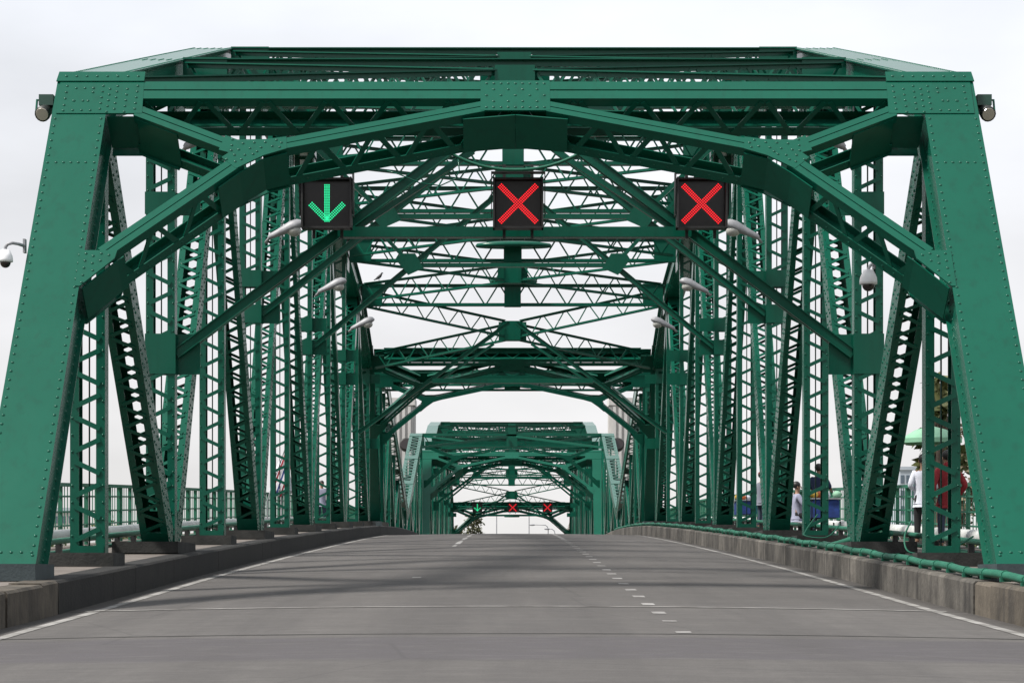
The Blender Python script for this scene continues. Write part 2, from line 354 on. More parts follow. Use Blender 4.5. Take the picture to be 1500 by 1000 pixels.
def paint(x0, x1, ys, name, m):
    xs = frange(x0, x1, 0.09 if x1 - x0 > .2 else x1 - x0)
    return strip(name, [x0, (x0 + x1) / 2, x1], ys, lambda x, y: road_z(x, y) + 0.004, m, parent=road_root)
for s in (-1, 1):
    x0 = s * 5.02
    prev = 8.0
    for j in JOINTS[:2] + [260]:
        paint(min(x0, x0 - s * .13), max(x0, x0 - s * .13), frange(prev, j - .05, 1.0), 'edge_line', 'edgeline'); prev = j + .05
y = 23.55; k = 0                                     # short lane dashes on the right hand lane boundary
for y in (22.9, 24.9, 26.6, 28.7, 30.8, 32.9, 35.0, 37.1, 39.2, 41.3, 43.6, 45.9, 48.2, 50.5, 52.8, 55.1, 57.4, 59.7, 62, 64.3, 66.6, 68.9, 71.2, 73.5):
    w = .075
    ln = .48 if y > 25 else .22
    paint(1.60 - w, 1.60 + w, [y, y + ln], 'lane_dash', 'line' if y not in (24.9, 26.6, 35.0, 39.2, 43.6, 50.5) else 'oldline')
for y in frange(75.8, 160, 2.3): paint(1.53, 1.67, [y, y + 1.5], 'lane_dash', 'line')
for y in (37.5, 66.0, 68.3, 76, 84, 92, 100, 108, 116, 124, 132): paint(-1.62, -1.48, [y, y + (.5 if y < 40 else 2.6)], 'lane_dash', 'line' if y > 40 else 'oldline')
for y in frange(62, 150, 4): paint(-1.60, -1.50, [y, y + 2.7], 'lane_dash', 'oldline')
# pale worn seal along the second joint and thin dark lines across the deck
strip('cross_strip', frange(-5.1, 5.1, .7), [28.24, 28.37], lambda x, y: road_z(x, y) + 0.004 , 'edgeline', parent=road_root)
for q in range(3, 22):
    yq = 26.7 + 3.48 * q; strip('cross_strip', frange(-5.25, 5.25, 1.05), [yq, yq + (.035 if q % 2 else .06)], lambda x, y: road_z(x, y) + 0.004, 'crossline', parent=road_root)  # evenly spaced dark strips across the deck, every second one wider
strip('cross_strip', frange(-5.2, 5.2, .7), [22.66, 22.71], lambda x, y: road_z(x, y) + 0.004, 'joint', parent=road_root)

# ------------------------------------------------------------------ sidewalks, kerbs
for s in (-1, 1):
    xs = [s * 5.66, s * 6.9, s * 8.75]
    if s < 0: xs = xs[::-1]
    strip('sidewalk', xs, frange(-12, 420, 1.8), lambda x, y: rz(y) + KH - .006, 'walk', thick=0.5)
    side = 'left' if s < 0 else 'right'
    kr = None
    def kblock(y0, y1, name, m, parent, jit=0.0):
        mb = MB(); jx = random.uniform(-jit, jit); jz = random.uniform(-jit, jit)
        xi, xo = s * (5.32 + jx), s * 5.70
        z0, z1 = rz(y0), rz(y1)
        P = []
        for yy, zz in ((y0, z0), (y1, z1)):
            P += [(xi, yy, zz - .15), (xi, yy, zz + KH - .03 + jz), (xi + s * .03, yy, zz + KH + jz), (xo, yy, zz + KH + jz), (xo, yy, zz - .15)]
        F = [(0, 5, 6, 1), (1, 6, 7, 2), (2, 7, 8, 3), (3, 8, 9, 4), (4, 3, 2, 1, 0)[::1], (5, 6, 7, 8, 9)]
        if s > 0: F = [tuple(reversed(f)) for f in F]
        mb._add(P, F)
        return mb.build(name, m, parent)
    # approach part
    kr = kblock(-12, 4, 'kerb', 'kerb_tan', None); tag(kr, kind='structure')
    kr['label'] = 'concrete kerb on the %s of the road' % side
    y = 4.02
    while y < 27.6:
        y2 = min(y + 1.9, 27.75); kblock(y, y2 - .02, 'kerb_block', 'kerb_tan', kr, .012); y = y2
    y = 27.8; step = 1.9
    while y < 135:
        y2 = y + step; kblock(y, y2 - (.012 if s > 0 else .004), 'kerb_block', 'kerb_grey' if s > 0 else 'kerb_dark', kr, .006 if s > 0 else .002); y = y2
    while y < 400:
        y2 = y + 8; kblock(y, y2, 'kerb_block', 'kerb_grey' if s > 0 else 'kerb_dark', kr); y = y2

# ------------------------------------------------------------------ water and banks
mb = MB(); mb._add([(-2500, 60, -7.5), (2500, 60, -7.5), (2500, 236, -7.5), (-2500, 236, -7.5)], [(0, 1, 2, 3)])
mb.build('river', 'water', kind='structure')
mb = MB()
for (y0, y1, z0, z1, zz0, zz1) in ((-400, 60, -3.6, -4.2, 0, 0), (236, 5000, -6.6, -6.0, 0, 0)):
    mb._add([(-3000, y0, z0), (3000, y0, z0), (3000, y1, z1), (-3000, y1, z1)], [(0, 1, 2, 3)])
    yy, zz = (y1, z1) if y0 < 0 else (y0, z0)
    q = [(-3000, yy, zz), (3000, yy, zz), (3000, yy, -9), (-3000, yy, -9)]
    mb._add(q, [(0, 1, 2, 3)] if y0 > 0 else [(3, 2, 1, 0)])
mb.build('ground', 'ground', kind='structure')

# ------------------------------------------------------------------ the steel spans
BARS = {}           # span -> list of (p0, p1, width, normal, owner)
unit = None
def unit_mesh():
    global unit
    if unit is None:
        mb = MB(); mb.box((0, 0, 0), (1, 1, 1))
        unit = bpy.data.meshes.new('lacing_bar'); unit.from_pydata(mb.v, [], mb.f); unit.materials.append(M['green'])
    return unit
class Span:
    def __init__(s, root, near): s.root = root; s.near = near; s.bars = []; s.riv = MB()
    def bar(s, p0, p1, w, n, owner): s.bars.append((V(p0), V(p1), w, V(n), owner))
    def finish(s, limit=300):
        keep = []; rest = MB()
        order = sorted(range(len(s.bars)), key=lambda i: -((s.bars[i][0] - s.bars[i][1]).length / max(5, s.bars[i][0].y)))
        big = set(order[:limit]) if s.near else set()
        T = 0.014
        for i, (p0, p1, w, n, owner) in enumerate(s.bars):
            if i in big and owner is not None:
                a = p1 - p0; ln = a.length; a /= ln; n2 = (n - a * n.dot(a)).normalized(); b = n2.cross(a)
                o = bpy.data.objects.new('lacing_bar', unit_mesh())
                COL.objects.link(o); o.parent = owner
                mtx = Matrix(((a.x * ln, b.x * w, n2.x * T, 0), (a.y * ln, b.y * w, n2.y * T, 0), (a.z * ln, b.z * w, n2.z * T, 0), (0, 0, 0, 1)))
                mtx.translation = (p0 + p1) / 2
                o.matrix_parent_inverse = WORLD[s.root.name].inverted() @ Matrix.Identity(4) if False else Matrix.Identity(4)
                o.matrix_basis = mtx
            else: rest.beam(p0, p1, T, w, n)
        rest.build('lacing', 'green', s.root, kind='stuff')
        s.riv.build('rivets', 'green', s.root, smooth=True, kind='stuff')

def laced(sp, name, p0, p1, w, d, faces='both', fl=0.11, pitch=0.3, bw=0.065, toward=V((0, -1, 0)), wdir=V((1, 0, 0)), riv=False, batten=.4, inner=None, fr=.12):
    """two channels a width w apart (along wdir), depth d, tied by zig-zag lacing bars"""
    p0 = V(p0); p1 = V(p1); a = (p1 - p0).normalized(); wd = (wdir - a * wdir.dot(a)).normalized(); dd = a.cross(wd)
    if dd.dot(toward) < 0: dd = -dd
    mb = MB(); t = 0.018
    for sg in (-1, 1):
        c = wd * sg * (w / 2 - t / 2)
        mb.beam(p0 + c, p1 + c, t, d, wd)
        for e in (-1, 1):
            c2 = wd * sg * (w / 2 - fl / 2) + dd * e * (d / 2 + t / 2 - .001)
            mb.beam(p0 + c2, p1 + c2, fl, t, wd)
    ln = (p1 - p0).length
    for e in ((1, -1) if faces == 'both' else (1,)):
        off = dd * e * (d / 2 + t + .006) if faces == 'both' else dd * e * (d / 2 + t + .006)
        for q0, q1 in ((0, batten), (ln - batten, ln)):
            mb.beam(p0 + a * q0 + off, p0 + a * q1 + off, w - .03, .012, wd)
    o = mb.build(name, 'green', sp.root)
    L0 = ln - 2 * batten; n = max(2, int(L0 / pitch)); st = L0 / n
    g = w / 2 - fl * .55
    for e in ((1, -1) if faces == 'both' else (1,)):
        off = dd * e * (d / 2 + t + .008)
        for i in range(n):
            b0 = p0 + a * (batten + i * st + st * fr) + off; b1 = p0 + a * (batten + (i + 1) * st - st * fr) + off
            sg = 1 if i % 2 == 0 else -1
            if e < 0: sg = -sg
            sp.bar(b0 - wd * g * sg, b1 + wd * g * sg, bw, dd * e, o)
    if riv and sp.near:
        for sg in (-1, 1):
            c = wd * sg * (w / 2 - .03) + dd * (d / 2 + t)
            sp.riv.rivets(p0 + c, p1 + c, dd, .24 if riv < 2 else .16, .019)
        if inner is not None:                           # the web that faces the road
            for e in (-.36, .36):
                c = wd * inner * (w / 2) + dd * d * e
                sp.riv.rivets(p0 + c, p1 + c, wd * inner, .14, .027, stagger=dd * (-.07 if e > 0 else .07))
    return o

def girder(sp, name, p0, p1, depth, bw=0.05, chord=(.2, .11), pitch=1.0, near=True):
    """lattice strut: p0-p1 is its top edge; hangs down by depth"""
    p0 = V(p0); p1 = V(p1); dn = V((0, 0, -1)); a = (p1 - p0).normalized(); sd = a.cross(dn).normalized()
    mb = MB(); cw, ch = chord
    for z in (ch / 2, depth - ch / 2):
        # double angle: upright leg and flat leg
        mb.beam(p0 + dn * z, p1 + dn * z, .03, ch, sd)
        zz = (.012 if z < depth / 2 else depth - .012)
        mb.beam(p0 + dn * zz, p1 + dn * zz, cw, .02, sd)
    o = mb.build(name, 'green', sp.root)
    ln = (p1 - p0).length; n = max(2, int(round(ln / pitch)))
    st = ln / n
    for i in range(n):
        u0 = p0 + a * (st * (i + .06)); um = p0 + a * (st * (i + .47)); un = p0 + a * (st * (i + .53)); u1 = p0 + a * (st * (i + .94))
        sp.bar(u0 + dn * ch * .6 + sd * .02, um + dn * (depth - ch * .6) + sd * .02, bw, sd, o)
        sp.bar(un + dn * (depth - ch * .6) + sd * .02, u1 + dn * ch * .6 + sd * .02, bw, sd, o)
    return o

HT = [0, 7.3, 8.78, 10.27, 11.2, 11.7, 11.7, 11.2, 10.36, 9.45, 7.3, 0]      # top of the upper chord above the road

class Plane:
    """inclined plane of a portal: X across, s along the slope (0 foot - 1 top), d = depth behind the front face"""
    def __init__(s, Yb, Zb, Yt, Zt, flip=False):
        s.A = V((0, Yb, Zb)); s.B = V((0, Yt, Zt)); s.e = (s.B - s.A); s.len = s.e.length; e = s.e.normalized()
        s.n = V((0, -e.z, e.y))                        # faces the camera
        s.eu = e
    def p(s, X, q, d=0.0): return V((X, 0, 0)) + s.A + s.e * q - s.n * d

def portal(sp, pl, half=6.0, near=True, strut=True, D=.66, arch=True, posts=True, scale_t=None, colw=.74, plain=False):
    n = pl.n; riv = sp.riv
    t = .02
    for s in (-1, 1):
        if posts:
            # ---- end post: closed box with projecting front cover plate
            mb = MB(); a, b = pl.p(s * half, 0, D / 2), pl.p(s * half, .995, D / 2)
            w = colw
            mb.beam(a + n * (D / 2 - t / 2), b + n * (D / 2 - t / 2), w, t, (1, 0, 0))
            for e in (-1, 1):
                mb.beam(a, b, t, D - .05, (1, 0, 0), off=e * (w / 2 - .075))
                mb.beam(a - n * (D / 2 - .04), b - n * (D / 2 - .04), .13, t, (1, 0, 0), off=e * (w / 2 - .07))
                mb.beam(a + n * (D / 2 - .032), b + n * (D / 2 - .032), .1, .02, (1, 0, 0), off=e * (w / 2 - .062))
            mb.build('end_post', 'green', sp.root)
            if near:
                for e in (-1, 1):
                    riv.rivets(pl.p(s * half + e * (w / 2 - .055), .015), pl.p(s * half + e * (w / 2 - .055), .885), n, .148)
                    # inner and outer webs
                    for dd in (.09, D - .09):
                        riv.rivets(pl.p(s * half + e * (w / 2 - .064), .02, dd), pl.p(s * half + e * (w / 2 - .064), .86, dd), V((e, 0, 0)), .16)
                riv.rivets(pl.p(s * half - .2, .785), pl.p(s * half + .2, .785), n, .1)
                riv.rivets(pl.p(s * half - .3, .02), pl.p(s * half + .3, .02), n, .13)
            # ---- corner gusset with the cap plate
            mb = MB()
            mb.prism([pl.p(s * q[0] * half / 6.0, q[1], -.014) for q in ((6.33, .990), (5.17, .990), (5.13, .896), (6.31, .896))], n, .026)
            mb.build('corner_gusset', 'green', sp.root)
            mb = MB()
            mb.prism([pl.p(s * q[0] * half / 6.0, q[1], -.032) for q in ((6.36, .992), (5.16, .992), (5.16, .970), (6.38, .970))], n, .018)
            mb.build('cap_plate', 'green', sp.root)
            if near:
                for (x, q) in [(6.22, .96), (6.22, .945), (6.22, .93), (6.22, .915), (6.22, .902)]: riv.rivet(pl.p(s * x, q, -.014), n)
                for x in (5.24, 5.38, 5.52, 5.62, 5.72):
                    for j in range(5):
                        q = .96 - j * .0135 - (.007 if int(x * 50) % 2 else 0)
                        riv.rivet(pl.p(s * x, q, -.014), n)
                for x in (5.85, 5.97, 6.09): riv.rivet(pl.p(s * x, .955, -.014), n); riv.rivet(pl.p(s * x, .945 - .02 * (x > 5.9), -.014), n); riv.rivet(pl.p(s * x, .903, -.014), n)
                for x in (5.9, 6.1): riv.rivet(pl.p(s * x, .925, -.014), n)
                riv.rivets(pl.p(s * 5.25, .981, -.032), pl.p(s * 6.25, .981, -.032), n, .14)
                riv.rivets(pl.p(s * 5.25, .993, .0), pl.p(s * 6.25, .993, .0), V((0, .3, 1)).normalized(), .12)
    if strut:
        hx = 5.18 * half / 6.0
        for nm, d, th in (('portal_strut', 0, .02), ('portal_strut', D, .02)):
            mb = MB()
            for q0, q1 in ((.931, .9495), (.9525, .971)):
                mb.beam(pl.p(-hx, (q0 + q1) / 2, d), pl.p(hx, (q0 + q1) / 2, d), th, (q1 - q0) * pl.len, n)
            # flat legs turned inward
            sg = 1 if d == 0 else -1
            for q in (.932, .970): mb.beam(pl.p(-hx, q, d + sg * .07), pl.p(hx, q, d + sg * .07), .13, .014, n)
            o = mb.build(nm, 'green', sp.root)
            if d == 0: front = o
        # top rear flange and the webs between front and rear
        mb = MB(); mb.beam(pl.p(-hx, 1.0, .36), pl.p(hx, 1.0, .36), .3, .03, V((0, 1, 0))); mb.beam(pl.p(-hx, .985, .36), pl.p(hx, .985, .36), .03, .2, V((0, 1, 0)))
        mb.build('top_flange', 'green', sp.root)
        k = 12
        for i in range(k):
            x0 = -hx + 2 * hx * i / k; xm = x0 + hx / k; x1 = x0 + 2 * hx / k
            for q, dn in ((.931, (0, 0)),):
                sp.bar(pl.p(x0 + .04, q - .001, .05), pl.p(xm - .03, q - .001, D - .05), .07, -pl.eu, front)
                sp.bar(pl.p(xm + .03, q - .001, D - .05), pl.p(x1 - .04, q - .001, .05), .07, -pl.eu, front)
            sp.bar(pl.p(x0 + .03, .972, .03), pl.p(xm - .03, .985, .34), .05, pl.eu, front)
            sp.bar(pl.p(xm + .03, .985, .34), pl.p(x1 - .03, .972, .03), .05, pl.eu, front)
    if arch:
        f = half / 6.0
        def limb(x0, q0, x1, q1, w, name='arch_rib', dd=(0, D)):
            for s in (-1, 1):
                for d in dd:
                    a, b = pl.p(s * x0 * f, q0, d), pl.p(s * x1 * f, q1, d); ax = (b - a).normalized(); wd = n.cross(ax).normalized()
                    mb = MB()
                    for e in (-1, 1): mb.beam(a + wd * e * (w / 4 + .004), b + wd * e * (w / 4 + .004), w / 2 - .008, .02, wd)
                    sgn = 1 if d == 0 else -1
                    for e in (-1, 1): mb.beam(a + wd * e * (w / 2 - .01) - n * sgn * .07, b + wd * e * (w / 2 - .01) - n * sgn * .07, .014, .13, wd)
                    o = mb.build(name, 'green', sp.root)
                    if d == 0: fr = o
                    if near and d > 0:
                        lo = wd if wd.z < 0 else -wd
                        riv.rivets(a - n * (.06 - d * 0 ) * -1 + lo * (w / 2 - .002), b + n * .06 + lo * (w / 2 - .002), lo, .2, .016)
                yield_l.append((s, fr, x0, q0, x1, q1, w))
        yield_l = []
        limb(3.45, .817, .45, .913, .205)
        limb(5.38, .588, 3.74, .789, .215)
        ribs = list(yield_l)
        yield_l = []
        limb(5.20, .903, 3.80, .818, .205, 'knee_brace')
        # lacing between the front and rear flanges on the underside of the ribs
        for (s, o, x0, q0, x1, q1, w) in ribs:
            a, b = pl.p(s * x0 * f, q0), pl.p(s * x1 * f, q1); ax = (b - a); ln = ax.length; ax /= ln; wd = n.cross(ax).normalized()
            if wd.z > 0: wd = -wd
            m_ = max(2, int(round(ln / .85))) * 2; st = ln / m_
            for i in range(m_):
                d0, d1 = (.05, D - .05) if i % 2 == 0 else (D - .05, .05)
                sp.bar(a + ax * (st * (i + .08)) - n * d0 + wd * w * .42, a + ax * (st * (i + .92)) - n * d1 + wd * w * .42, .075, wd, o)
            if near: pass
        for s in (-1, 1):
            # knee gusset (front and rear), foot gusset, web plates
            for d in (-.014, D + .012):
                mb = MB(); mb.prism([pl.p(s * x * f, q, d) for x, q in ((3.95, .845), (3.78, .835), (3.40, .836), (3.12, .842), (3.10, .815), (3.40, .800), (3.62, .782), (3.76, .770), (3.97, .795), (3.88, .806), (4.02, .812))], n, .022); mb.build('knee_gusset', 'green', sp.root)
                mb = MB(); mb.prism([pl.p(s * x * f, q, d) for x, q in ((5.68, .592), (5.20, .592), (5.22, .575), (5.62, .518), (5.68, .518))], n, .022); mb.build('foot_gusset', 'green', sp.root)
            wl = D - .1
            def web(x0, q0, x1, q1):
                a, b = pl.p(s * x0 * f, q0, D / 2), pl.p(s * x1 * f, q1, D / 2); mb = MB(); mb.beam(a, b, wl, .016, n); mb.build('web_plate', 'green', sp.root)
            web(3.72, .768, 3.98, .735); web(3.10, .813, 3.42, .799); web(3.42, .799, 3.72, .768)
            web(5.60, .520, 5.20, .577); web(5.20, .577, 5.12, .587)
            web(5.62, .896, 5.20, .896); web(5.20, .890, 4.62, .854)
            mb = MB(); mb.prism([pl.p(s * x * f, q, D + .012) for x, q in ((5.62, .97), (4.9, .97), (4.9, .925), (4.62, .868), (4.66, .852), (5.2, .886), (5.62, .886))], n, .016); mb.build('web_plate', 'green', sp.root)
            if near:
                for (x, q) in ((3.85, .835), (3.85, .822), (3.7, .826), (3.55, .828), (3.4, .829), (3.25, .834), (3.75, .812), (3.6, .815), (3.45, .817), (3.3, .82), (3.18, .828), (3.66, .8), (3.8, .8), (3.9, .79), (3.78, .785), (3.55, .802), (3.7, .79), (3.85, .81), (3.5, .808), (3.2, .818)):
                    riv.rivet(pl.p(s * x, q, -.014), n)
                for (x, q) in ((5.6, .585), (5.6, .57), (5.6, .555), (5.6, .54), (5.6, .525), (5.5, .58), (5.5, .565), (5.4, .585), (5.4, .57), (5.3, .582), (5.48, .55)):
                    riv.rivet(pl.p(s * x, q, -.014), n)
        # centre
        for d in (-.014, D + .012):
            mb = MB(); mb.prism([pl.p(x * f, q, d) for x, q in ((-.48, .973), (.48, .973), (.48, .903), (-.48, .903))], n, .022); mb.build('centre_gusset', 'green', sp.root)
        for s in (-1, 1):
            mb = MB(); mb.beam(pl.p(s * .004, .898, D / 2), pl.p(s * .72 * f, .888, D / 2), D - .06, .016, n); mb.build('web_plate', 'green', sp.root)
        for x in (-.05, .05): mb = MB(); mb.beam(pl.p(x, .905, D / 2), pl.p(x, .93, D / 2), .02, D - .1, V((1, 0, 0))); mb.build('stiffener', 'green', sp.root)
        if near:
            for x in (-.4, -.3, -.2, -.1, 0, .1, .2, .3, .4):
                for q in (.966, .952, .938, .924, .91):
                    if (round(x * 10) + round(q * 1000 / 14)) % 2 or q in (.966, .91): riv.rivet(pl.p(x, q, -.014), n)

def build_span(root, Y0, pan, near, mirror=False):
    sp = Span(root, near)
    Yk = [Y0 + pan * k for k in range(12)]
    H = HT
    U = lambda k, s, dz=0.0: V((s * 6.0, Yk[k], rz(Yk[k]) + H[k] + dz))
    deck = lambda y: rz(y) + KH
    # ---- portals
    plA = Plane(Yk[0] + 1.3, deck(Yk[0] + 1.3) + .19, Yk[1] - .26, rz(Yk[1]) + H[1])
    plB = Plane(Yk[11] - 1.3, deck(Yk[11] - 1.3) + .19, Yk[10] - .2, rz(Yk[10]) + H[10])
    portal(sp, plA, 6.0, near)
    portal(sp, plB, 6.0, False)
    for pl in (plA, plB):
        for s in (-1, 1):
            mb = MB(); y = pl.A.y
            sg = 1 if pl is plA else -1
            mb.box((s * 6.19, y + .25 * sg, deck(y) + .09), (1.24, 1.15, .2)); o = mb.build('plinth', 'basepaint', root)
    # ---- top chord
    for s in (-1, 1):
        for k in range(1, 10):
            a, b = U(k, s, -.33), U(k + 1, s, -.33); mb = MB()
            up = V((0, 0, 1))
            for e in (-1, 1): mb.beam(a, b, .02, .56, (1, 0, 0), off=e * .29); mb.beam(a - up * .29, b - up * .29, .1, .02, (1, 0, 0), off=e * .31)
            mb.beam(a - up * .29, b - up * .29, .5, .012, (1, 0, 0), offh=.004)
            ax = (b - a).normalized(); nn = V((0, -ax.z, ax.y))
            mb.beam(a + nn * .3, b + nn * .3, .82, .024, (1, 0, 0))
            mb.build('top_chord', 'green', root)
            if near and k < 5:
                for e in (-1, 1):
                    sp.riv.rivets(a + nn * .312 + V((e * .36, 0, 0)), b + nn * .312 + V((e * .36, 0, 0)), nn, .16)
                    sp.riv.rivets(a + nn * .24 + V((e * .3, 0, 0)), b + nn * .24 + V((e * .3, 0, 0)), V((e, 0, 0)), .2)
                if k < 4:
                    for q in range(5): sp.riv.rivets(b + nn * .312 + V((-.34, 0, 0)) - ax * (.2 + q * .14), b + nn * .312 + V((.34, 0, 0)) - ax * (.2 + q * .14), nn, .13)
            # node gussets (both webs)
            if k > 1:
                for e in (-.33, .33):
                    mb = MB(); mb.prism([(s * 6 + e, Yk[k] + dy, rz(Yk[k]) + H[k] + dz) for dy, dz in ((-.6, -.42), (.6, -.42), (.5, -1.15), (-.5, -1.15))], (1, 0, 0), .018)
                    mb.build('gusset_plate', 'green', root)
    # ---- verticals, diagonals and their concrete plinths
    for s in (-1, 1):
        for k in range(1, 11):
            y = Yk[k]; zb = deck(y) + .17
            dbl = k % 2 == 0
            laced(sp, 'vertical', (s * 6, y, zb), U(k, s, -.6), .49, .26, faces='front' , fl=.125, pitch=.31, bw=.07, fr=.24, batten=.1, riv=1 if (near and k < 4) else False)
            if dbl:
                mb = MB()                                  # tie plates where the sway frames meet the vertical
                hk = {2: 3.75, 4: 5.5, 6: 5.65, 8: 5.5, 9: 4.0, 10: 3.7}[k]
                for hh, ht in ((6.3, .38), (hk, .68 if k == 2 else .42)):
                    for c, q in (((s * 6, y - .16, rz(y) + hh), (.52, .014, ht)), ((s * 6, y + .16, rz(y) + hh), (.52, .014, ht)), ((s * (6 - .45), y, rz(y) + hh), (.42, .02, ht))):
                        mb = MB(); mb.box(c, q); mb.build('tie_plate', 'green', root)
            mb = MB(); q = .98 if k % 2 else 1.1
            mb.box((s * (5.58 + q / 2), y + (.0 if k % 2 else .1), deck(y) + .075), (q, 1.0 if k % 2 else 2.2, .19)); mb.build('plinth', 'plinth', root)
            if near and k < 6:
                mb = MB(); x = s * 6 + (-.02 if s < 0 else .02)
                mb.tube([(x, y + .12, zb), (x, y + .12, rz(y) + H[k] - 1)], .013, 6)
                mb.build('conduit', 'green', root)
        for k in range(1, 10):
            # even lower nodes carry the diagonals: U1-L2, U3-L2, U3-L4 ...
            lo, hi = (k, k + 1) if k % 2 == 0 else (k + 1, k)
            yl = Yk[lo]; off = (.34 if hi > lo else -.34)
            pL = V((s * 6, yl + off, deck(yl) + .17)); pU = U(hi, s, -.62); pU.y += (-.15 if hi > lo else .15)
            laced(sp, 'diagonal', pL, pU, .46, .46, faces='both', fl=.115, pitch=.235, bw=.06, toward=V((0, -1, 0)), riv=1 if near and k < 7 else False, inner=-s if near else None, batten=.5)
        pL = V((s * 6, Yk[10] + .34, deck(Yk[10]) + .17))
        # bottom chord under the sidewalk
        mb = MB()
        for k in range(11): mb.beam((s * 6, Yk[k], deck(Yk[k]) - .95), (s * 6, Yk[k + 1], deck(Yk[k + 1]) - .95), .6, .7, (1, 0, 0))
        mb.build('bottom_chord', 'green', root)
    # ---- floor beams
    for k in range(12):
        mb = MB(); mb.box((0, Yk[k], rz(Yk[k]) - .65), (17.2, .35, .95)); mb.build('floor_beam', 'green', root)
    # ---- struts between the chords, crossed lateral girders, centre boxes
    for k in range(2, 10):
        z = rz(Yk[k]) + H[k]
        girder(sp, 'cross_strut', (-5.6, Yk[k], z - .02), (5.6, Yk[k], z - .02), .82, .055, (.26, .12), 1.03)
        for s in (-1, 1):
            for e in (-.08, .08): mb = MB(); mb.box((s * 5.25, Yk[k] + e, z - .42), (.75, .016, .84)); mb.build('strut_gusset', 'green', root)
        mb = MB(); mb.box((0, Yk[k], z - .50), (.62, .2, .74)); mb.build('centre_box', 'green', root)
    for k in range(1, 10):
        za, zb = rz(Yk[k]) + H[k] - .06, rz(Yk[k + 1]) + H[k + 1] - .06
        ym, zm = (Yk[k] + Yk[k + 1]) / 2, (za + zb) / 2
        for s in (-1, 1):
            for (y0, z0) in ((Yk[k], za), (Yk[k + 1], zb)):
                d = V((0, ym - y0, zm - z0)).normalized()
                girder(sp, 'lateral_brace', (s * 5.5, y0 + d.y * .4, z0 + d.z * .4), (s * .3, ym - d.y * .2, zm - d.z * .2), .68, .045, (.17, .09), .95)
        mb = MB(); mb.box((0, ym, zm - .36), (.62, .55, .74)); mb.build('centre_box', 'green', root)
        for e in (-.42, .42): mb = MB(); mb.box((e, ym, zm - .36), (.24, .12, .7)); mb.build('splice_plate', 'green', root)
    # ---- sway frames
    for k, hk, ha in ((2, 3.75, 7.95), (4, 5.5, 9.9), (6, 5.65, 10.3), (9, 3.9, 8.0)):
        y = Yk[k]; z = rz(y)
        for s in (-1, 1):
            mb = MB(); a = V((s * 5.75, y, z + hk)); b = V((s * .12, y, z + ha))
            for e in (-1, 1): w_ = .15 if k == 2 else .12; mb.beam(a, b, .018, w_, (0, 1, 0), off=e * .06); mb.beam(a, b, .06, .018, (0, 1, 0), off=e * .08, offh=w_ / 2); mb.beam(a, b, .06, .018, (0, 1, 0), off=e * .08, offh=-w_ / 2)
            mb.build('sway_brace', 'green', root)
            if k in (2, 9):
                mb = MB(); mb.beam((s * 2.75, y, z + 5.85), (s * .7, y, z + 7.2), .1, .09, (0, 1, 0)); mb.build('sway_brace', 'green', root)
            else:
                f = (ha - hk) / 5.63; gx = 2.9; gz = z + hk + (5.75 - gx) * f
                mb = MB(); mb.beam((s * gx, y, gz), (s * 5.5, y, z + H[k] - .95), .13, .1, (0, 1, 0)); mb.build('sway_brace', 'green', root)
                mb = MB(); mb.prism([(s * (gx + dx), y - .17, gz + dz) for dx, dz in ((-.35, -.1), (-.1, .32), (.3, .32), (.42, .1), (.1, -.3), (-.12, -.2))], (0, -1, 0), .02); mb.build('knee_gusset', 'green', root)
                if s > 0:
                    mb = MB(); mb.beam((-gx, y, gz), (gx, y, gz), .16, .11, (0, 1, 0)); mb.build('sway_strut', 'green', root)
        if k in (2, 9):
            mb = MB(); hb = 5.82
            for e in (-1, 1): mb.beam((-3.0, y + e * .11, z + hb), (3.0, y + e * .11, z + hb), .02, .17, (0, 1, 0)); mb.beam((-3.0, y + e * .06, z + hb - .08), (3.0, y + e * .06, z + hb - .08), .1, .02, (0, 1, 0))
            mb.build('sway_strut', 'green', root)
    sp.finish()
    return sp, plA

Y0, PAN = 26.7, 6.96
near_span = empty('truss_span', (0, Y0, rz(Y0)), 'nearest riveted green steel truss span framing the roadway', 'bridge span', 'spans of the bridge')
SPN, PLA = build_span(near_span, Y0, PAN, True)
Y3 = 264.6 - (Y0 + 11 * PAN)
far_span = empty('truss_span', (0, Y3, rz(Y3)), 'farthest green truss span beyond the dipped middle of the bridge', 'bridge span', 'spans of the bridge')
build_span(far_span, Y3, PAN, False)

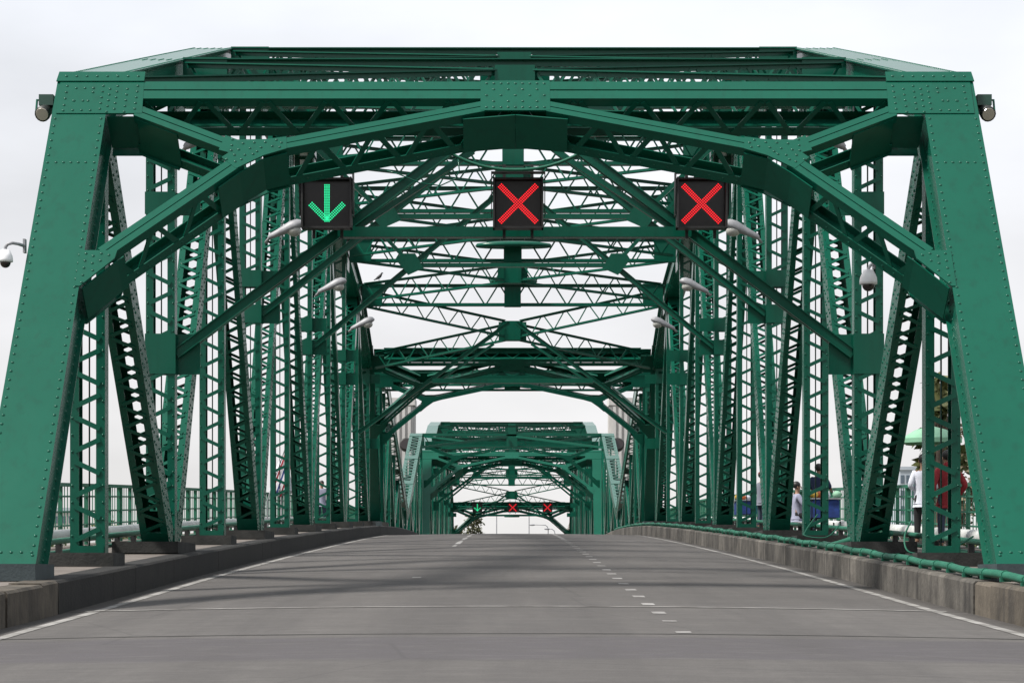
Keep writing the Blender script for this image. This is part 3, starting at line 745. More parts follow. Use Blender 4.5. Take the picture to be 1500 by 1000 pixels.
# ------------------------------------------------------------------ the two bascule leaves
def leaf(root, ya, yb, label_half, face):
    """ya = pier end (tall), yb = tip (low)"""
    sp = Span(root, False); d = 1 if yb > ya else -1
    yk = ya + d * 4.0
    top = lambda y: rz(y) + (7.3 if (y - yk) * d < 0 else 7.3 - 5.6 * abs(y - yk) / abs(yb - yk))
    for s in (-1, 1):
        x = s * 6.15
        mb = MB(); mb.beam((x, ya, top(ya) - .3), (x, yk, top(yk) - .3), .75, .6, (1, 0, 0)); mb.build('top_chord', 'green', root)
        a, b = V((x, yk, top(yk) - .3)), V((x, yb, top(yb) - .3)); ax = (b - a).normalized(); nn = V((0, -ax.z, ax.y)); nn = nn if nn.z > 0 else -nn
        mb = MB()
        for e in (-1, 1): mb.beam(a, b, .03, .6, (1, 0, 0), off=e * .38); mb.beam(a + nn * .31, b + nn * .31, .2, .03, (1, 0, 0), off=e * .31)
        ln = (b - a).length
        for q in (0, .33, .66, .95):
            mb.beam(a + nn * .33 + ax * ln * q, a + nn * .33 + ax * (ln * q + .9), .82, .025, (1, 0, 0))
        mb.build('top_chord', 'green', root)
        k = int(ln / .42)
        for i in range(k):
            p = a + nn * .325 + ax * (ln * i / k); p2 = a + nn * .325 + ax * (ln * (i + 1) / k); sg = 1 if i % 2 else -1
            sp.bar(p + V((sg * .3, 0, 0)), p2 - V((sg * .3, 0, 0)), .11, nn, None)
        m = 5
        for i in range(m + 1):
            y = ya + (yb - ya) * i / m * .93
            laced(sp, 'vertical', (x, y, rz(y) + KH), (x, y, top(y) - .5), .46, .28, faces='front', pitch=.36)
            if i < m:
                y2 = ya + (yb - ya) * (i + 1) / m * .93
                p, q = ((x, y, rz(y) + KH + .1), (x, y2, top(y2) - .55)) if i % 2 else ((x, y, top(y) - .55), (x, y2, rz(y2) + KH + .1))
                laced(sp, 'diagonal', p, q, .44, .36, faces='both', pitch=.3)
        mb = MB(); mb.beam((x, ya, rz(ya) - .6), (x, yb, rz(yb) - .6), .5, .9, (1, 0, 0)); mb.build('bottom_chord', 'green', root)
        mb = MB(); mb.box((x, ya, rz(ya) + KH + .08), (1.2, 1.6, .2)); mb.build('plinth', 'plinth', root)
    if d > 0:
        pl = Plane(ya + 1.0, rz(ya) + KH + .15, ya - .3, rz(ya) + 7.3)
        portal(sp, pl, 6.2, False)
    else:
        pl = Plane(ya + .5, rz(ya) + KH + .15, ya, rz(ya) + 7.3)
        portal(sp, pl, 6.15, False, posts=False)
        # light bracing in the sloping plane of the chords
        y1 = yk; z1 = top(yk)
        mb = MB(); mb.beam((-5.8, y1, z1 - .06), (5.8, y1, z1 - .06), .3, .18, (0, 1, 0)); mb.build('cross_strut', 'green', root)
        sl = lambda t: (yk + (yb - yk) * t, top(yk + (yb - yk) * t))
        for s in (-1, 1):
            mb = MB(); mb.beam((s * 5.8, sl(.01)[0], sl(.01)[1] - .1), (s * 3.0, sl(.085)[0], sl(.085)[1] - .12), .12, .12, (0, 0, 1)); mb.build('sway_brace', 'green', root)
            mb = MB(); mb.beam((s * 5.8, sl(.19)[0], sl(.19)[1] - .1), (s * .3, sl(.012)[0], sl(.012)[1] - .12), .14, .12, (0, 0, 1)); mb.build('sway_brace', 'green', root)
    for y in ((ya + d * .2, yk) if d > 0 else (yk,)):
        dp = .32 if (d > 0 and y == yk) else .8
        girder(sp, 'cross_strut', (-5.7, y, top(y) - .05), (5.7, y, top(y) - .05), dp, .06, (.24, .1), 1.03)
        mb = MB(); mb.box((0, y, top(y) - .03 - dp / 2), (.7, .3, dp)); mb.build('centre_box', 'green', root)
    for s in ((-1, 1) if d > 0 else ()):
        girder(sp, 'lateral_brace', (s * 5.5, ya + d * .4, top(ya) - .06), (-s * 5.5, yk - d * .2, top(yk) - .06), .38, .05, (.17, .09), .95)
    sp.finish()
LM = 132.3
l1 = empty('bascule_leaf', (0, 106.4, rz(106.4)), 'near bascule leaf with tall portal behind the first span, sloping down away', 'bridge leaf', 'lifting leaves of the bridge')
leaf(l1, 106.8, LM - .3, 'near', 1)
l2 = empty('bascule_leaf', (0, 158.0, rz(158)), 'far bascule leaf with pale laddered chords rising from the middle of the bridge', 'bridge leaf', 'lifting leaves of the bridge')
leaf(l2, 264.6 - 106.8, LM + .3, 'far', -1)

for s in (-1, 1):
    x, y = s * 6.75, 153.0; z = rz(y) + KH
    r = empty('floodlight', (x, y, z), 'dark round floodlight on a thin post beside the %s laddered chord of the far leaf' % ('left' if s < 0 else 'right'), 'floodlight', 'floodlights on posts at the far leaf')
    zt = 1.45 + (846 - 652) * y / 3500
    mb = MB(); mb.tube([(x, y, z), (x, y, zt - .2)], .06, 8); mb.build('post', 'green', r)
    mb = MB(); mb.tube([(x, y + q, zt - .3 * q) for q in (.4, .3, .1, -.1, -.2)], [.1, .3, .42, .45, .45], 16); mb.build('lamp_body', 'flood', r, True)
    mb = MB(); mb.tube([(x, y - .2, zt + .06), (x, y - .24, zt + .075)], [.4, .36], 16); mb.build('lens', 'smoked', r)
    mb = MB(); mb.ball((x + s * .3, y, 1.45 + (846 - 703) * y / 3500), .26, 1, 1, 1, 12, 8); mb.build('small_lamp', 'flood', r, True)
# pier towers of pale ribbed concrete and river piers
for s in (-1, 1):
    t = empty('pier_tower', (s * 7.6, 163.5, -6), 'pale ribbed concrete tower rising %s of the far leaf' % ('left' if s < 0 else 'right'), 'tower', 'towers on the river pier')
    mb = MB(); mb.box((s * 7.75, 164.2, 2.6), (2.0, 3.0, 21.2)); mb.build('shaft', 'tower', t)
    for i in range(5):
        mb = MB(); mb.box((s * (6.98 + i * .385), 162.62, 2.6), (.2, .16, 21.0)); mb.build('rib', 'tower', t)
    for i in range(4):
        mb = MB(); mb.box((s * 6.7, 163.1 + i * .72, 2.6), (.12, .3, 21.0)); mb.build('rib', 'tower', t)
    mb = MB(); mb.box((s * 7.75, 164.2, 13.45), (2.3, 3.3, .5)); mb.build('cap', 'tower', t)
for y, lab in ((105.3, 'concrete river pier under the end of the nearest span'), (162.5, 'concrete river pier under the start of the farthest span')):
    mb = MB(); mb.box((0, y, -4.4), (15, 3.2, 10.2)); o = mb.build('pier', 'tower'); tag(o, lab, 'pier', 'river piers')

# ------------------------------------------------------------------ lane signals
def lane_signal(X, Y, Z, sign, label, sz=.78):
    r = empty('lane_signal', (X, Y, Z), label, 'lane signal', 'overhead lane signals')
    h = sz / 2
    mb = MB(); mb.box((X, Y + .14, Z), (sz, .22, sz)); 
    for s in (-1, 1): mb.box((X + s * (h + .015), Y - .02, Z), (.03, .34, sz + .06)); mb.box((X, Y + .02, Z + s * (h + .015)), (sz + .06, .28, .03))
    mb.build('housing', 'black', r)
    mb = MB(); mb.box((X, Y + .02, Z), (sz - .03, .03, sz - .03)); mb.build('screen', 'screen', r)
    mb = MB()
    mb.prism([(X - h - .06, Y - .30, Z + h + .10), (X + h + .06, Y - .30, Z + h + .10), (X + h + .06, Y + .1, Z + h + .13), (X - h - .06, Y + .1, Z + h + .13)], (0, 0, 1), .012)
    for s in (-1, 1): mb.prism([(X + s * (h + .06), Y - .30, Z + h + .1), (X + s * (h + .06), Y + .1, Z + h + .12), (X + s * (h + .06), Y + .1, Z - h * .55), (X + s * (h + .06), Y - .08, Z - h * .5)], (s, 0, 0), .012)
    mb.build('visor', 'black', r)
    mb = MB()
    for s in (-1, 1):
        for a, b in (((X + s * h * .6, Y + .2, Z - h - .02), (X + s * h * .6, Y + .2, Z - h - .16)), ((X + s * h * .6, Y + .22, Z + h), (X + s * h * .6, Y + .22, Z + h + .3))):
            mb = MB(); mb.beam(a, b, .05, .05); mb.build('bracket', 'black', r)
    mb = MB(); pts = []
    pc = .0335; q = sz * .0; R3 = (-1, 0, 1)
    if sign == 'x':
        n = 13
        for i in range(-n, n + 1):
            for j in R3:
                for sg in (-1, 1):
                    d = i * pc * .98
                    pts.append(((d - j * pc * sg * .72) * .7071 * sg / 1 if False else (d * .7071 - sg * j * pc * .7071), d * .7071 * sg + j * pc * .7071))
    else:
        for i in range(-11, 12):
            for j in R3: pts.append((j * pc, i * pc * .82 + .01))
        for i in range(0, 12):
            for j in R3:
                for sg in (-1, 1):
                    d = i * pc; pts.append((sg * (d * .7071 - j * pc * .7071 + .012), -.29 + d * .7071 + (j + 1) * pc * .7071))
    f = sz / .78
    seen = set()
    for a, b in pts:
        key = (round(a / .012), round(b / .012))
        if key in seen: continue
        seen.add(key); a *= f; b *= f; rr = .0128 * f
        n = len(mb.v)
        for k in range(6): mb.v.append((X + a + rr * math.cos(k * math.pi / 3), Y - .004, Z + b + rr * math.sin(k * math.pi / 3)))
        mb.v.append((X + a, Y - .010, Z + b))
        for k in range(6): mb.f.append([n + k, n + (k + 1) % 6, n + 6]); mb.mi.append(0)
    o = mb.build('led_cross' if sign == 'x' else 'led_arrow', 'red_led' if sign == 'x' else 'green_led', r)
    return r
ys = Y0 + 2 * PAN - .75; zs = rz(ys) + 6.22
lane_signal(-3.13, ys, zs, 'a', 'large black lane signal showing a green down arrow, left of the pair of red crosses')
lane_signal(.06, ys, zs, 'x', 'large black lane signal with red cross under the centre of the front portal')
lane_signal(3.12, ys, zs, 'x', 'large black lane signal with red cross next to the right knee of the front arch')
yf = Y3 + 9 * PAN - .6; zf = 1.45 + (846 - 743) * yf / 3500
lane_signal(-3.2, yf, zf, 'a', 'tiny distant lane signal showing a green arrow over the crest of the road', .84)
lane_signal(.1, yf, zf, 'x', 'tiny distant lane signal with red cross, middle one over the road crest', .84)
lane_signal(3.35, yf, zf, 'x', 'tiny distant lane signal with red cross, right of the middle one far down the road', .84)

# ------------------------------------------------------------------ street lamps on the sway frames
ords = {2: 'first', 4: 'second', 6: 'third', 8: 'fourth'}
for k in (2, 4, 6, 8):
    for s in (-1, 1):
        y = Y0 + k * PAN - .55; z = rz(y) + 7.32
        r = empty('street_lamp', (s * 5.75, y, z), '%s grey cobra-head lamp inside the %s truss, counted from the front portal' % (ords[k], 'left' if s < 0 else 'right'), 'street lamp', 'lamps along the trusses')
        a = V((-s, -.05, .42)).normalized()
        p0 = V((s * 5.52, y, z - .14))
        mb = MB(); mb.tube([p0 + V((s * .12, .42, -.04)), p0 + V((s * .05, .12, -.03)), p0, p0 + a * .15], .035, 8); mb.build('arm', 'lampgrey', r, True)
        mb = MB()
        prof = [(-.02, .05, .05), (.02, .075, .085), (.2, .1, .105), (.4, .135, .14), (.58, .165, .17), (.74, .15, .15), (.83, .09, .09), (.86, .01, .01)]
        up = a.cross(V((0, 1, 0))).normalized(); up = up if up.z > 0 else -up; sd = a.cross(up)
        n = 12; b0 = len(mb.v)
        for q, w, h in prof:
            for i in range(n):
                t = 2 * math.pi * i / n; mb.v.append(tuple(p0 + a * q + sd * w * math.cos(t) + up * h * (math.sin(t) if math.sin(t) > 0 else .45 * math.sin(t))))
        for j in range(len(prof) - 1):
            for i in range(n): mb.f.append([b0 + j * n + i, b0 + j * n + (i + 1) % n, b0 + (j + 1) * n + (i + 1) % n, b0 + (j + 1) * n + i]); mb.mi.append(0)
        mb.build('head', 'lampgrey', r, True)
        mb = MB(); mb.ball(p0 + a * .58 - up * .075, .15, 1.1, 1, .85, 12, 8); mb.build('lens', 'lens', r, True)

# ------------------------------------------------------------------ floodlights and cameras
def floodlight(X, Y, Z, s, label, small=False):
    r = empty('floodlight', (X, Y, Z), label, 'floodlight', 'floodlights on the portal corners')
    d = V((s * .10, -.85, -.42)).normalized(); c = V((X, Y, Z))
    mb = MB(); mb.tube([c + d * q for q in (-.22, -.2, -.08, .02, .07, .12)], [.04, .08, .09, .1, .108, .108], 16); mb.build('lamp_body', 'flood', r, True)
    mb = MB(); mb.tube([c + d * .112, c + d * .13], [.094, .085], 16); mb.build('lens', 'floodglass', r)
    mb = MB(); mb.box((X - s * .02, Y + .12, Z + .17), (.2, .26, .15)); mb.build('ballast_box', 'floodgreen', r)
    mb = MB()
    for e in (-1, 1): mb.beam((X + e * .12, Y, Z - .02), (X + e * .12, Y + .08, Z + .18), .02, .05)
    mb.beam((X - .13, Y + .08, Z + .18), (X + .13, Y + .08, Z + .18), .04, .02, (0, 1, 0)); mb.beam((X, Y + .1, Z + .16), (X - s * .35, Y + .15, Z + .16), .05, .05, (0, 0, 1))
    mb.build('bracket', 'green', r)
for s in (-1, 1):
    sd = 'left' if s < 0 else 'right'
    floodlight(s * 6.56, 33.3, 1.45 + (846 - 160) * 33.1 / 3500, s, 'upper black round floodlight outside the %s top corner of the front portal' % sd)
    floodlight(s * 6.46, 34.3, 1.45 + (846 - 205) * 34.1 / 3500, s, 'lower black floodlight half hidden behind the %s top corner of the front portal' % sd)

def dome(X, Y, Z, label, arm, k=1.0):
    r = empty('security_camera', (X, Y, Z), label, 'security camera')
    mb = MB(); mb.tube([(X, Y, Z + q * k) for q in (.13, .125, .06, .045, .0, -.03, -.035)], [q * k for q in (.02, .055, .085, .092, .098, .098, .085)], 18); mb.build('housing', 'white', r, True)
    mb = MB(); mb.ball((X, Y, Z - .04 * k), .07 * k, 1, 1, 1, 16, 10); mb.build('dome', 'smoked', r, True)
    mb = MB(); mb.tube([V((X, Y, Z + .1)) + V(p) for p in arm], .022, 8); mb.build('arm', 'lampgrey', r, True)
    e = V((X, Y, Z + .1)) + V(arm[-1])
    mb = MB(); mb.box(e, (.03, .1, .18)); mb.build('wall_plate', 'lampgrey', r)
yc = 31.0
dome(-6.62, yc, 1.45 + (846 - 380) * yc / 3500, 'white dome camera on a short arm outside the left end post', ((0, 0, 0), (0, 0, .06), (.03, 0, .1), (.09, 0, .115), (.15, .1, .115), (.19, .3, .115)))
yc = 33.0
dome((1272 - 748.5) * yc / 3500 - .06, yc, 1.45 + (846 - 412) * yc / 3500, 'white dome camera hanging beneath the right side of the front arch', ((0, 0, 0), (0, 0, .07), (.03, .05, .12), (.12, .3, .2)), 1.25)

# ------------------------------------------------------------------ oval hoods on the struts, hanging cable
for y, z, w, lab in ((Y0 + 8 * PAN - .2, None, 2.65, 'wide oval green hood on the strut under the centre red cross'), (Y0 + 9 * PAN - .2, None, 1.8, 'narrower oval green hood on the strut just beyond the wide one'), (Y3 + 9.3 * PAN, 1.45 + (846 - 755.5) * (Y3 + 9.3 * PAN) / 3500, 1.45, 'small distant oval hood hanging under the far arch')):
    zz = z if z is not None else 1.45 + (846 - (358 if w > 2 else 410)) * y / 3500
    r = empty('oval_hood', (0.03, y, zz), lab, 'lamp hood', 'oval hoods along the bridge axis')
    mb = MB(); n = 28; b0 = 0
    for q, h in ((.97, -.10), (1.0, -.06), (.96, .02), (.7, .07), (.02, .1)):
        for i in range(n): t = 2 * math.pi * i / n; mb.v.append((.03 + w / 2 * q * math.cos(t), y + .5 * q * math.sin(t), zz + h))
    for j in range(4):
        for i in range(n): mb.f.append([j * n + i, j * n + (i + 1) % n, (j + 1) * n + (i + 1) % n, (j + 1) * n + i]); mb.mi.append(0)
    mb.f.append(list(range(n))[::-1]); mb.mi.append(0)
    mb.build('shell', 'green', r, True)
    for dx in (-.42, 0, .4):
        mb = MB(); mb.tube([(dx * w / 2.65, y, zz + .08), (dx * w / 2.65, y, zz + .22)], .012, 6); mb.build('hook', 'black', r)
yq = 34.6
mb = MB(); zq = 1.45 + (846 - 249) * yq / 3500
mb.tube([(x, yq, zq + .28 * (abs(x) / 1.0) ** 2.2) for x in [-1.05 + i * .105 for i in range(21)]], .024, 8)
o = mb.build('cable', 'conduit', None, True); tag(o, 'green cable sagging above the centre signal between the two sides of the arch', 'cable')
yq = Y0 + 2 * PAN - .35
mb = MB(); pts = [(-.95, 232), (-.93, 250), (-1.0, 262), (-1.25, 272), (-1.6, 268), (-1.95, 255), (-2.15, 250)]
mb.tube([(x, yq, 1.45 + (846 - yy) * yq / 3500) for x, yy in pts], .011, 8); o = mb.build('cable', 'green', None, True); tag(o, 'thin dark green cable looping between the green arrow signal and the centre signal', 'cable')

# ------------------------------------------------------------------ bird
_y9, _z9 = Y0 + 9 * PAN, rz(Y0 + 9 * PAN) + HT[9] - .06; _y8, _z8 = Y0 + 8 * PAN, rz(Y0 + 8 * PAN) + HT[8] - .06
_ym, _zm = (_y9 + _y8) / 2, (_z9 + _z8) / 2; _d = V((0, _ym - _y9, _zm - _z9)).normalized(); _q = (5.5 - 4.95) / 5.2
yb_ = (_y9 + _d.y * .4) * (1 - _q) + (_ym - _d.y * .2) * _q; bx = -4.95; bz = (_z9 + _d.z * .4) * (1 - _q) + (_zm - _d.z * .2) * _q + .03
r = empty('bird', (bx, yb_, bz), 'small dark bird perched on a cross girder left of centre', 'bird')
mb = MB(); mb.tube([(bx - .2, yb_, bz + .0), (bx - .12, yb_, bz + .045), (bx - .05, yb_, bz + .09), (bx + .03, yb_, bz + .15), (bx + .065, yb_, bz + .2), (bx + .085, yb_, bz + .24), (bx + .1, yb_, bz + .265), (bx + .135, yb_, bz + .262), (bx + .16, yb_, bz + .255)], [.012, .028, .055, .062, .046, .034, .034, .018, .004], 10); mb.build('body', 'bird', r, True)
mb = MB(); [mb.tube([(bx + q, yb_ + q, bz + .1), (bx + q, yb_ + q, bz - .02)], .007, 5) for q in (-.015, .02)]; mb.build('leg', 'bird', r)

# ------------------------------------------------------------------ railings, low pipe rails, conduits
for s in (-1, 1):
    side = 'left' if s < 0 else 'right'
    X = s * 8.45
    r = empty('railing', (X, 8, rz(8) + KH), 'green barred railing along the outer edge of the %s footpath' % side, 'railing', 'footpath railings')
    yy = frange(8, 250, 2.0)
    z = lambda y: rz(y) + KH
    for nm, h, w, t in (('top_rail', 1.17, .11, .07), ('rail', .95, .035, .035), ('rail', .66, .035, .035), ('rail', .40, .035, .035), ('rail', .14, .06, .09)):
        mb = MB()
        for a, b in zip(yy[:-1], yy[1:]): mb.beam((X, a, z(a) + h), (X, b, z(b) + h), w, t)
        mb.build(nm, 'railgreen', r)
    pm = None
    for i, y in enumerate(frange(8, 250, 1.35)):
        wv = .1 if i % 2 == 0 else .07
        if y > 132: wv = .08
        mb = MB(); mb.box((X, y, z(y) + .58), (wv, wv, 1.16))
        o = mb.build('post', 'railgreen', r)
    mb = MB()
    for y in frange(20, 140, .30): mb.box((X, y, z(y) + .62), (.016, .016, 1.08))
    mb.build('bars', 'railgreen', r, kind='stuff')
    # big pale pipe inside the railing
    mb = MB(); mb.tube([(s * 8.0, y, z(y) + .24) for y in yy], .13, 12); o = mb.build('pipe', 'pipe', None, True); tag(o, 'thick pale pipe lying along the foot of the %s railing' % side, 'pipe', 'pale pipes on the footpaths')
    # low green pipe rail between the plinths
    r = empty('low_rail', (s * 6.75, 30, z(30)), 'low green pipe rail between the %s truss and its footpath' % side, 'pipe rail', 'low rails beside the trusses')
    mb = MB(); mb.tube([(s * 6.75, y, z(y) + .30) for y in yy[10:60]], .045, 8); mb.build('rail', 'conduit', r, True)
    mb = MB(); mb.tube([(s * 6.85, y, z(y) + .12) for y in yy[10:60]], .035, 8); mb.build('rail', 'conduit', r, True)
    for y in frange(28.5, 125, 1.74):
        mb = MB(); mb.box((s * 6.78, y, z(y) + .16), (.09, .09, .33)); mb.build('post', 'black', r)
# conduit with clamps on the right kerb
r = empty('conduit_line', (5.56, 20, rz(20) + KH), 'long green conduit clamped along the top of the right kerb', 'conduit')
mb = MB()
def cz(y): return rz(y) + KH + .085 + .012 * math.sin(y * 1.9)
mb.tube([(5.5 + .015 * math.sin(y * .8), y, cz(y)) for y in frange(12, 128, .7)], .048, 10); mb.build('tube', 'conduit', r, True)
for y in frange(13, 120, 1.07):
    mb = MB(); x = 5.5 + .015 * math.sin(y * .8)
    mb.tube([(x, y - .035, cz(y)), (x, y + .035, cz(y))], .058, 10); mb.box((x + .0, y, cz(y) - .05), (.12, .05, .05)); mb.build('clamp', 'conduit', r)
r = empty('conduit_line', (5.8, 39, rz(39) + KH), 'short thick green conduit curving off the right kerb towards the trusses', 'conduit')
mb = MB(); mb.tube([(5.6, 43.2, cz(43.2)), (5.6, 42.3, cz(42.3) + .01), (5.66, 41.7, cz(41.7) + .05), (5.78, 41.2, cz(41.2) + .11), (5.95, 40.7, cz(40.7) + .18), (6.1, 40.3, cz(40.3) + .23), (6.3, 40.0, cz(40.0) + .24)], .055, 10); mb.build('tube', 'conduit', r, True)
# loose hoses by the plinths
for pts, lab in (([(5.62, 33.9, .52), (5.5, 33.75, .3), (5.52, 33.6, .1), (5.75, 33.6, .06), (6.1, 33.7, .1), (6.5, 33.9, .3)], 'thin pale green hose looping over the first plinth of the right truss'),
                 ([(6.0, 47.2, .5), (5.75, 47.0, .2), (5.7, 46.7, .08), (6.1, 46.6, .06), (6.4, 46.9, .3)], 'thin hose loop beside the third plinth of the right truss')):
    ps = [V((a, b, rz(b) + KH + .1 + c)) for a, b, c in pts]; fine = []
    for i in range(len(ps) - 1):
        p0, p1, p2, p3 = ps[max(i - 1, 0)], ps[i], ps[i + 1], ps[min(i + 2, len(ps) - 1)]
        for q in range(6):
            t = q / 6; fine.append(.5 * ((2 * p1) + (p2 - p0) * t + (2 * p0 - 5 * p1 + 4 * p2 - p3) * t * t + (3 * p1 - p0 - 3 * p2 + p3) * t ** 3))
    fine.append(ps[-1]); mb = MB(); mb.tube(fine, .013, 8); o = mb.build('hose', 'conduit', None, True); tag(o, lab, 'hose', 'hoses by the plinths')

# ------------------------------------------------------------------ people
def skin_mesh(name, verts, edges, radii, m, parent, root=0, sub=1):
    me = bpy.data.meshes.new(name); me.from_pydata(verts, edges, [])
    o = bpy.data.objects.new(name, me); COL.objects.link(o)
    md = o.modifiers.new('skin', 'SKIN'); sv = me.skin_vertices[0].data
    for i, rr in enumerate(radii): sv[i].radius = rr if isinstance(rr, tuple) else (rr, rr); sv[i].use_root = (i == root)
    s2 = o.modifiers.new('sub', 'SUBSURF'); s2.levels = sub; s2.render_levels = sub
    dg = bpy.context.evaluated_depsgraph_get(); me2 = bpy.data.meshes.new_from_object(o.evaluated_get(dg))
    bpy.data.objects.remove(o); me2.name = name
    me2.materials.clear(); me2.materials.append(M[m]); me2.polygons.foreach_set('use_smooth', [True] * len(me2.polygons))
    o = bpy.data.objects.new(name, me2); COL.objects.link(o); o.parent = parent
    return o
def person(loc, rot, label, top, bottom, arms='down', cap=None, hood=False, seated=False, long_top=True, scale=1.0):
    r = empty('person', loc, label, 'person'); r.rotation_euler = (0, 0, rot); r.scale = (scale,) * 3
    # figure faces local -Y
    hipz = .93 if not seated else .52
    dz = hipz - .93
    Z = lambda z: z + dz
    if seated: kn = lambda s: (s * .12, -.42, .5); an = lambda s: (s * .13, -.42, .09); toe = lambda s: (s * .14, -.58, .04)
    else: kn = lambda s: (s * .105, -.02, .50); an = lambda s: (s * .115, .03, .09); toe = lambda s: (s * .135, -.13, .04)
    A = {'down': (lambda s: (s * .27, .03, Z(1.13)), lambda s: (s * .29, -.05, Z(.88))),
         'front': (lambda s: (s * .26, .06, Z(1.14)), lambda s: (s * .10, -.24, Z(1.08))),
         'pocket': (lambda s: (s * .30, .10, Z(1.14)), lambda s: (s * .22, -.06, Z(.96))),
         'reach': (lambda s: (s * .25, -.12, Z(1.15)), lambda s: (s * .16, -.38, Z(1.12)))}[arms]
    v = [(0, 0, hipz), (0, .0, Z(1.10)), (0, .0, Z(1.30)), (0, .0, Z(1.43)), (0, -.01, Z(1.50)), (0, -.015, Z(1.58)), (0, -.02, Z(1.66)), (0, -.01, Z(1.71))]
    rad = [(.145, .105), (.135, .10), (.165, .11), (.075, .07), .055, .078, .085, .05]
    e = [(i, i + 1) for i in range(7)]
    for s in (-1, 1):
        b = len(v)
        v += [(s * .17, 0, Z(1.39)), A[0](s), A[1](s)]; rad += [.062, .043, .03]; e += [(2, b), (b, b + 1), (b + 1, b + 2)]
        w = V(A[1](s)); dirn = (w - V(A[0](s))).normalized(); h = w + dirn * .085
        v += [tuple(h)]; rad += [(.034, .02)]; e += [(b + 2, b + 3)]
        b = len(v); v += [(s * .09, 0, hipz - .06), kn(s), an(s), toe(s)]; rad += [.088, .058, .04, .034]; e += [(0, b), (b, b + 1), (b + 1, b + 2), (b + 2, b + 3)]
    body = skin_mesh('body', v, e, rad, 'skin', r)
    # fingers and face
    mb = MB()
    for s in (-1, 1):
        w = V(A[1](s)); d = (w - V(A[0](s))).normalized(); sd = d.cross(V((s, 0, 0.2))).normalized(); q = w + d * .085
        for k, ln in enumerate((.062, .075, .07, .05)):
            o = q + sd * (k - 1.5) * .019; mb.tube([o, o + d * ln * .55, o + d * ln + V((-s * .018, 0, 0))], [.0095, .009, .006], 6)
        o = q + sd * -.035 - d * .04; mb.tube([o, o + sd * -.02 + d * .03, o + sd * -.025 + d * .06], [.011, .01, .007], 6)
    hz = Z(1.61)
    mb.tube([(0, -.095, hz + .02), (0, -.122, hz - .015), (0, -.1, hz - .03)], [.008, .016, .012], 6)
    for s in (-1, 1): mb.ball((s * .083, .0, hz), .022, .4, .8, 1.2, 8, 6)
    mb2 = mb; o = mb2.build('hands_and_face', 'skin', None, True); o.parent = r
    mb = MB()
    for s in (-1, 1): mb.ball((s * .031, -.094, hz + .022), .009, 1.2, .6, .8, 6, 4)
    mb.ball((0, -.098, hz - .055), .02, 1.1, .4, .3, 8, 4)
    o = mb.build('eyes_and_mouth', 'hair', None, True); o.parent = r
    # clothes
    v = [(0, 0, hipz - .02), (0, 0, Z(1.10)), (0, 0, Z(1.30)), (0, 0, Z(1.42)), (0, 0, hipz - .12), (0, 0, hipz - .2)]; rad = [(.185, .145), (.172, .135), (.196, .138), (.085, .08), (.185, .145), (.17, .13)]; e = [(0, 1), (1, 2), (2, 3), (0, 4), (4, 5)]
    for s in (-1, 1):
        b = len(v); a1 = V(A[0](s)); a2 = V(A[1](s))
        v += [(s * .175, 0, Z(1.385)), tuple(a1)]; rad += [.076, .058]; e += [(2, b), (b, b + 1)]
        if top != 'bluecotton': v += [tuple(a1.lerp(a2, .92))]; rad += [.045]; e += [(b + 1, b + 2)]
    skin_mesh('shirt', v, e, rad, top, r)
    v = [(0, 0, hipz + .02), (0, 0, hipz + .12), (0, 0, hipz + .18)]; rad = [(.165, .125), (.155, .12), (.145, .11)]; e = [(0, 1), (1, 2)]
    for s in (-1, 1):
        b = len(v); a = V(an(s)); v += [(s * .092, 0, hipz - .07), kn(s), tuple(V(kn(s)).lerp(a, .93))]; rad += [.101, .074, .058]; e += [(0, b), (b, b + 1), (b + 1, b + 2)]
    skin_mesh('trousers', v, e, rad, bottom, r)
    for s in (-1, 1):
        t = V(toe(s)); a = V(an(s)); mb = MB(); mb.tube([(a.x, a.y + .06, .045), (a.x, a.y + .02, .05), (t.x, t.y + .06, .05), (t.x, t.y - .03, .035)], [.03, .045, .045, .025], 10); o = mb.build('shoe', 'shoe', None, True); o.parent = r
    mb = MB(); mb.ball((0, .016, Z(1.665)), .104, .93, 1.0, .92, 14, 9); o = mb.build('hair', 'hair', None, True); o.parent = r
    if cap:
        mb = MB(); mb.ball((0, .005, Z(1.70)), .107, .96, 1.05, .75, 14, 8); mb.prism([(-.07, -.07, Z(1.69)), (.07, -.07, Z(1.69)), (.055, -.19, Z(1.675)), (-.055, -.19, Z(1.675))], (0, 0, 1), .012); o = mb.build('cap', cap, None, True); o.parent = r
    if hood:
        mb = MB(); mb.ball((0, .085, Z(1.47)), .11, 1.05, .75, .75, 12, 8); o = mb.build('hood', top, None, True); o.parent = r
    return r
def foot(x, y): return (x, y, rz(y) + KH)
person(foot(7.74, 45.2), R(178), 'person in white shirt and black trousers standing under the green umbrella', 'shirtwhite', 'blackcloth', 'front')
person(foot(7.5, 41.4), R(192), 'person in red hooded top and dark jeans standing by the right railing', 'redcotton', 'denim', 'pocket', hood=True, scale=1.0)
person(foot(7.35, 57.5), R(150), 'person in navy T-shirt standing behind the blue vendor cart', 'bluecotton', 'denim', 'reach')
person(foot(7.05, 59.4), R(95), 'person in pale striped jacket sitting low beside the blue cart', 'lilac', 'blackcloth', 'reach', seated=True)
person(foot(7.55, 72.5), R(120), 'person in grey top and red cap standing farther along the right footpath', 'greycotton', 'denim', 'front', cap='redcotton')
person(foot(-7.35, 92.0), R(10), 'person in pale lilac shirt walking on the left footpath', 'lilac', 'denim', 'down')

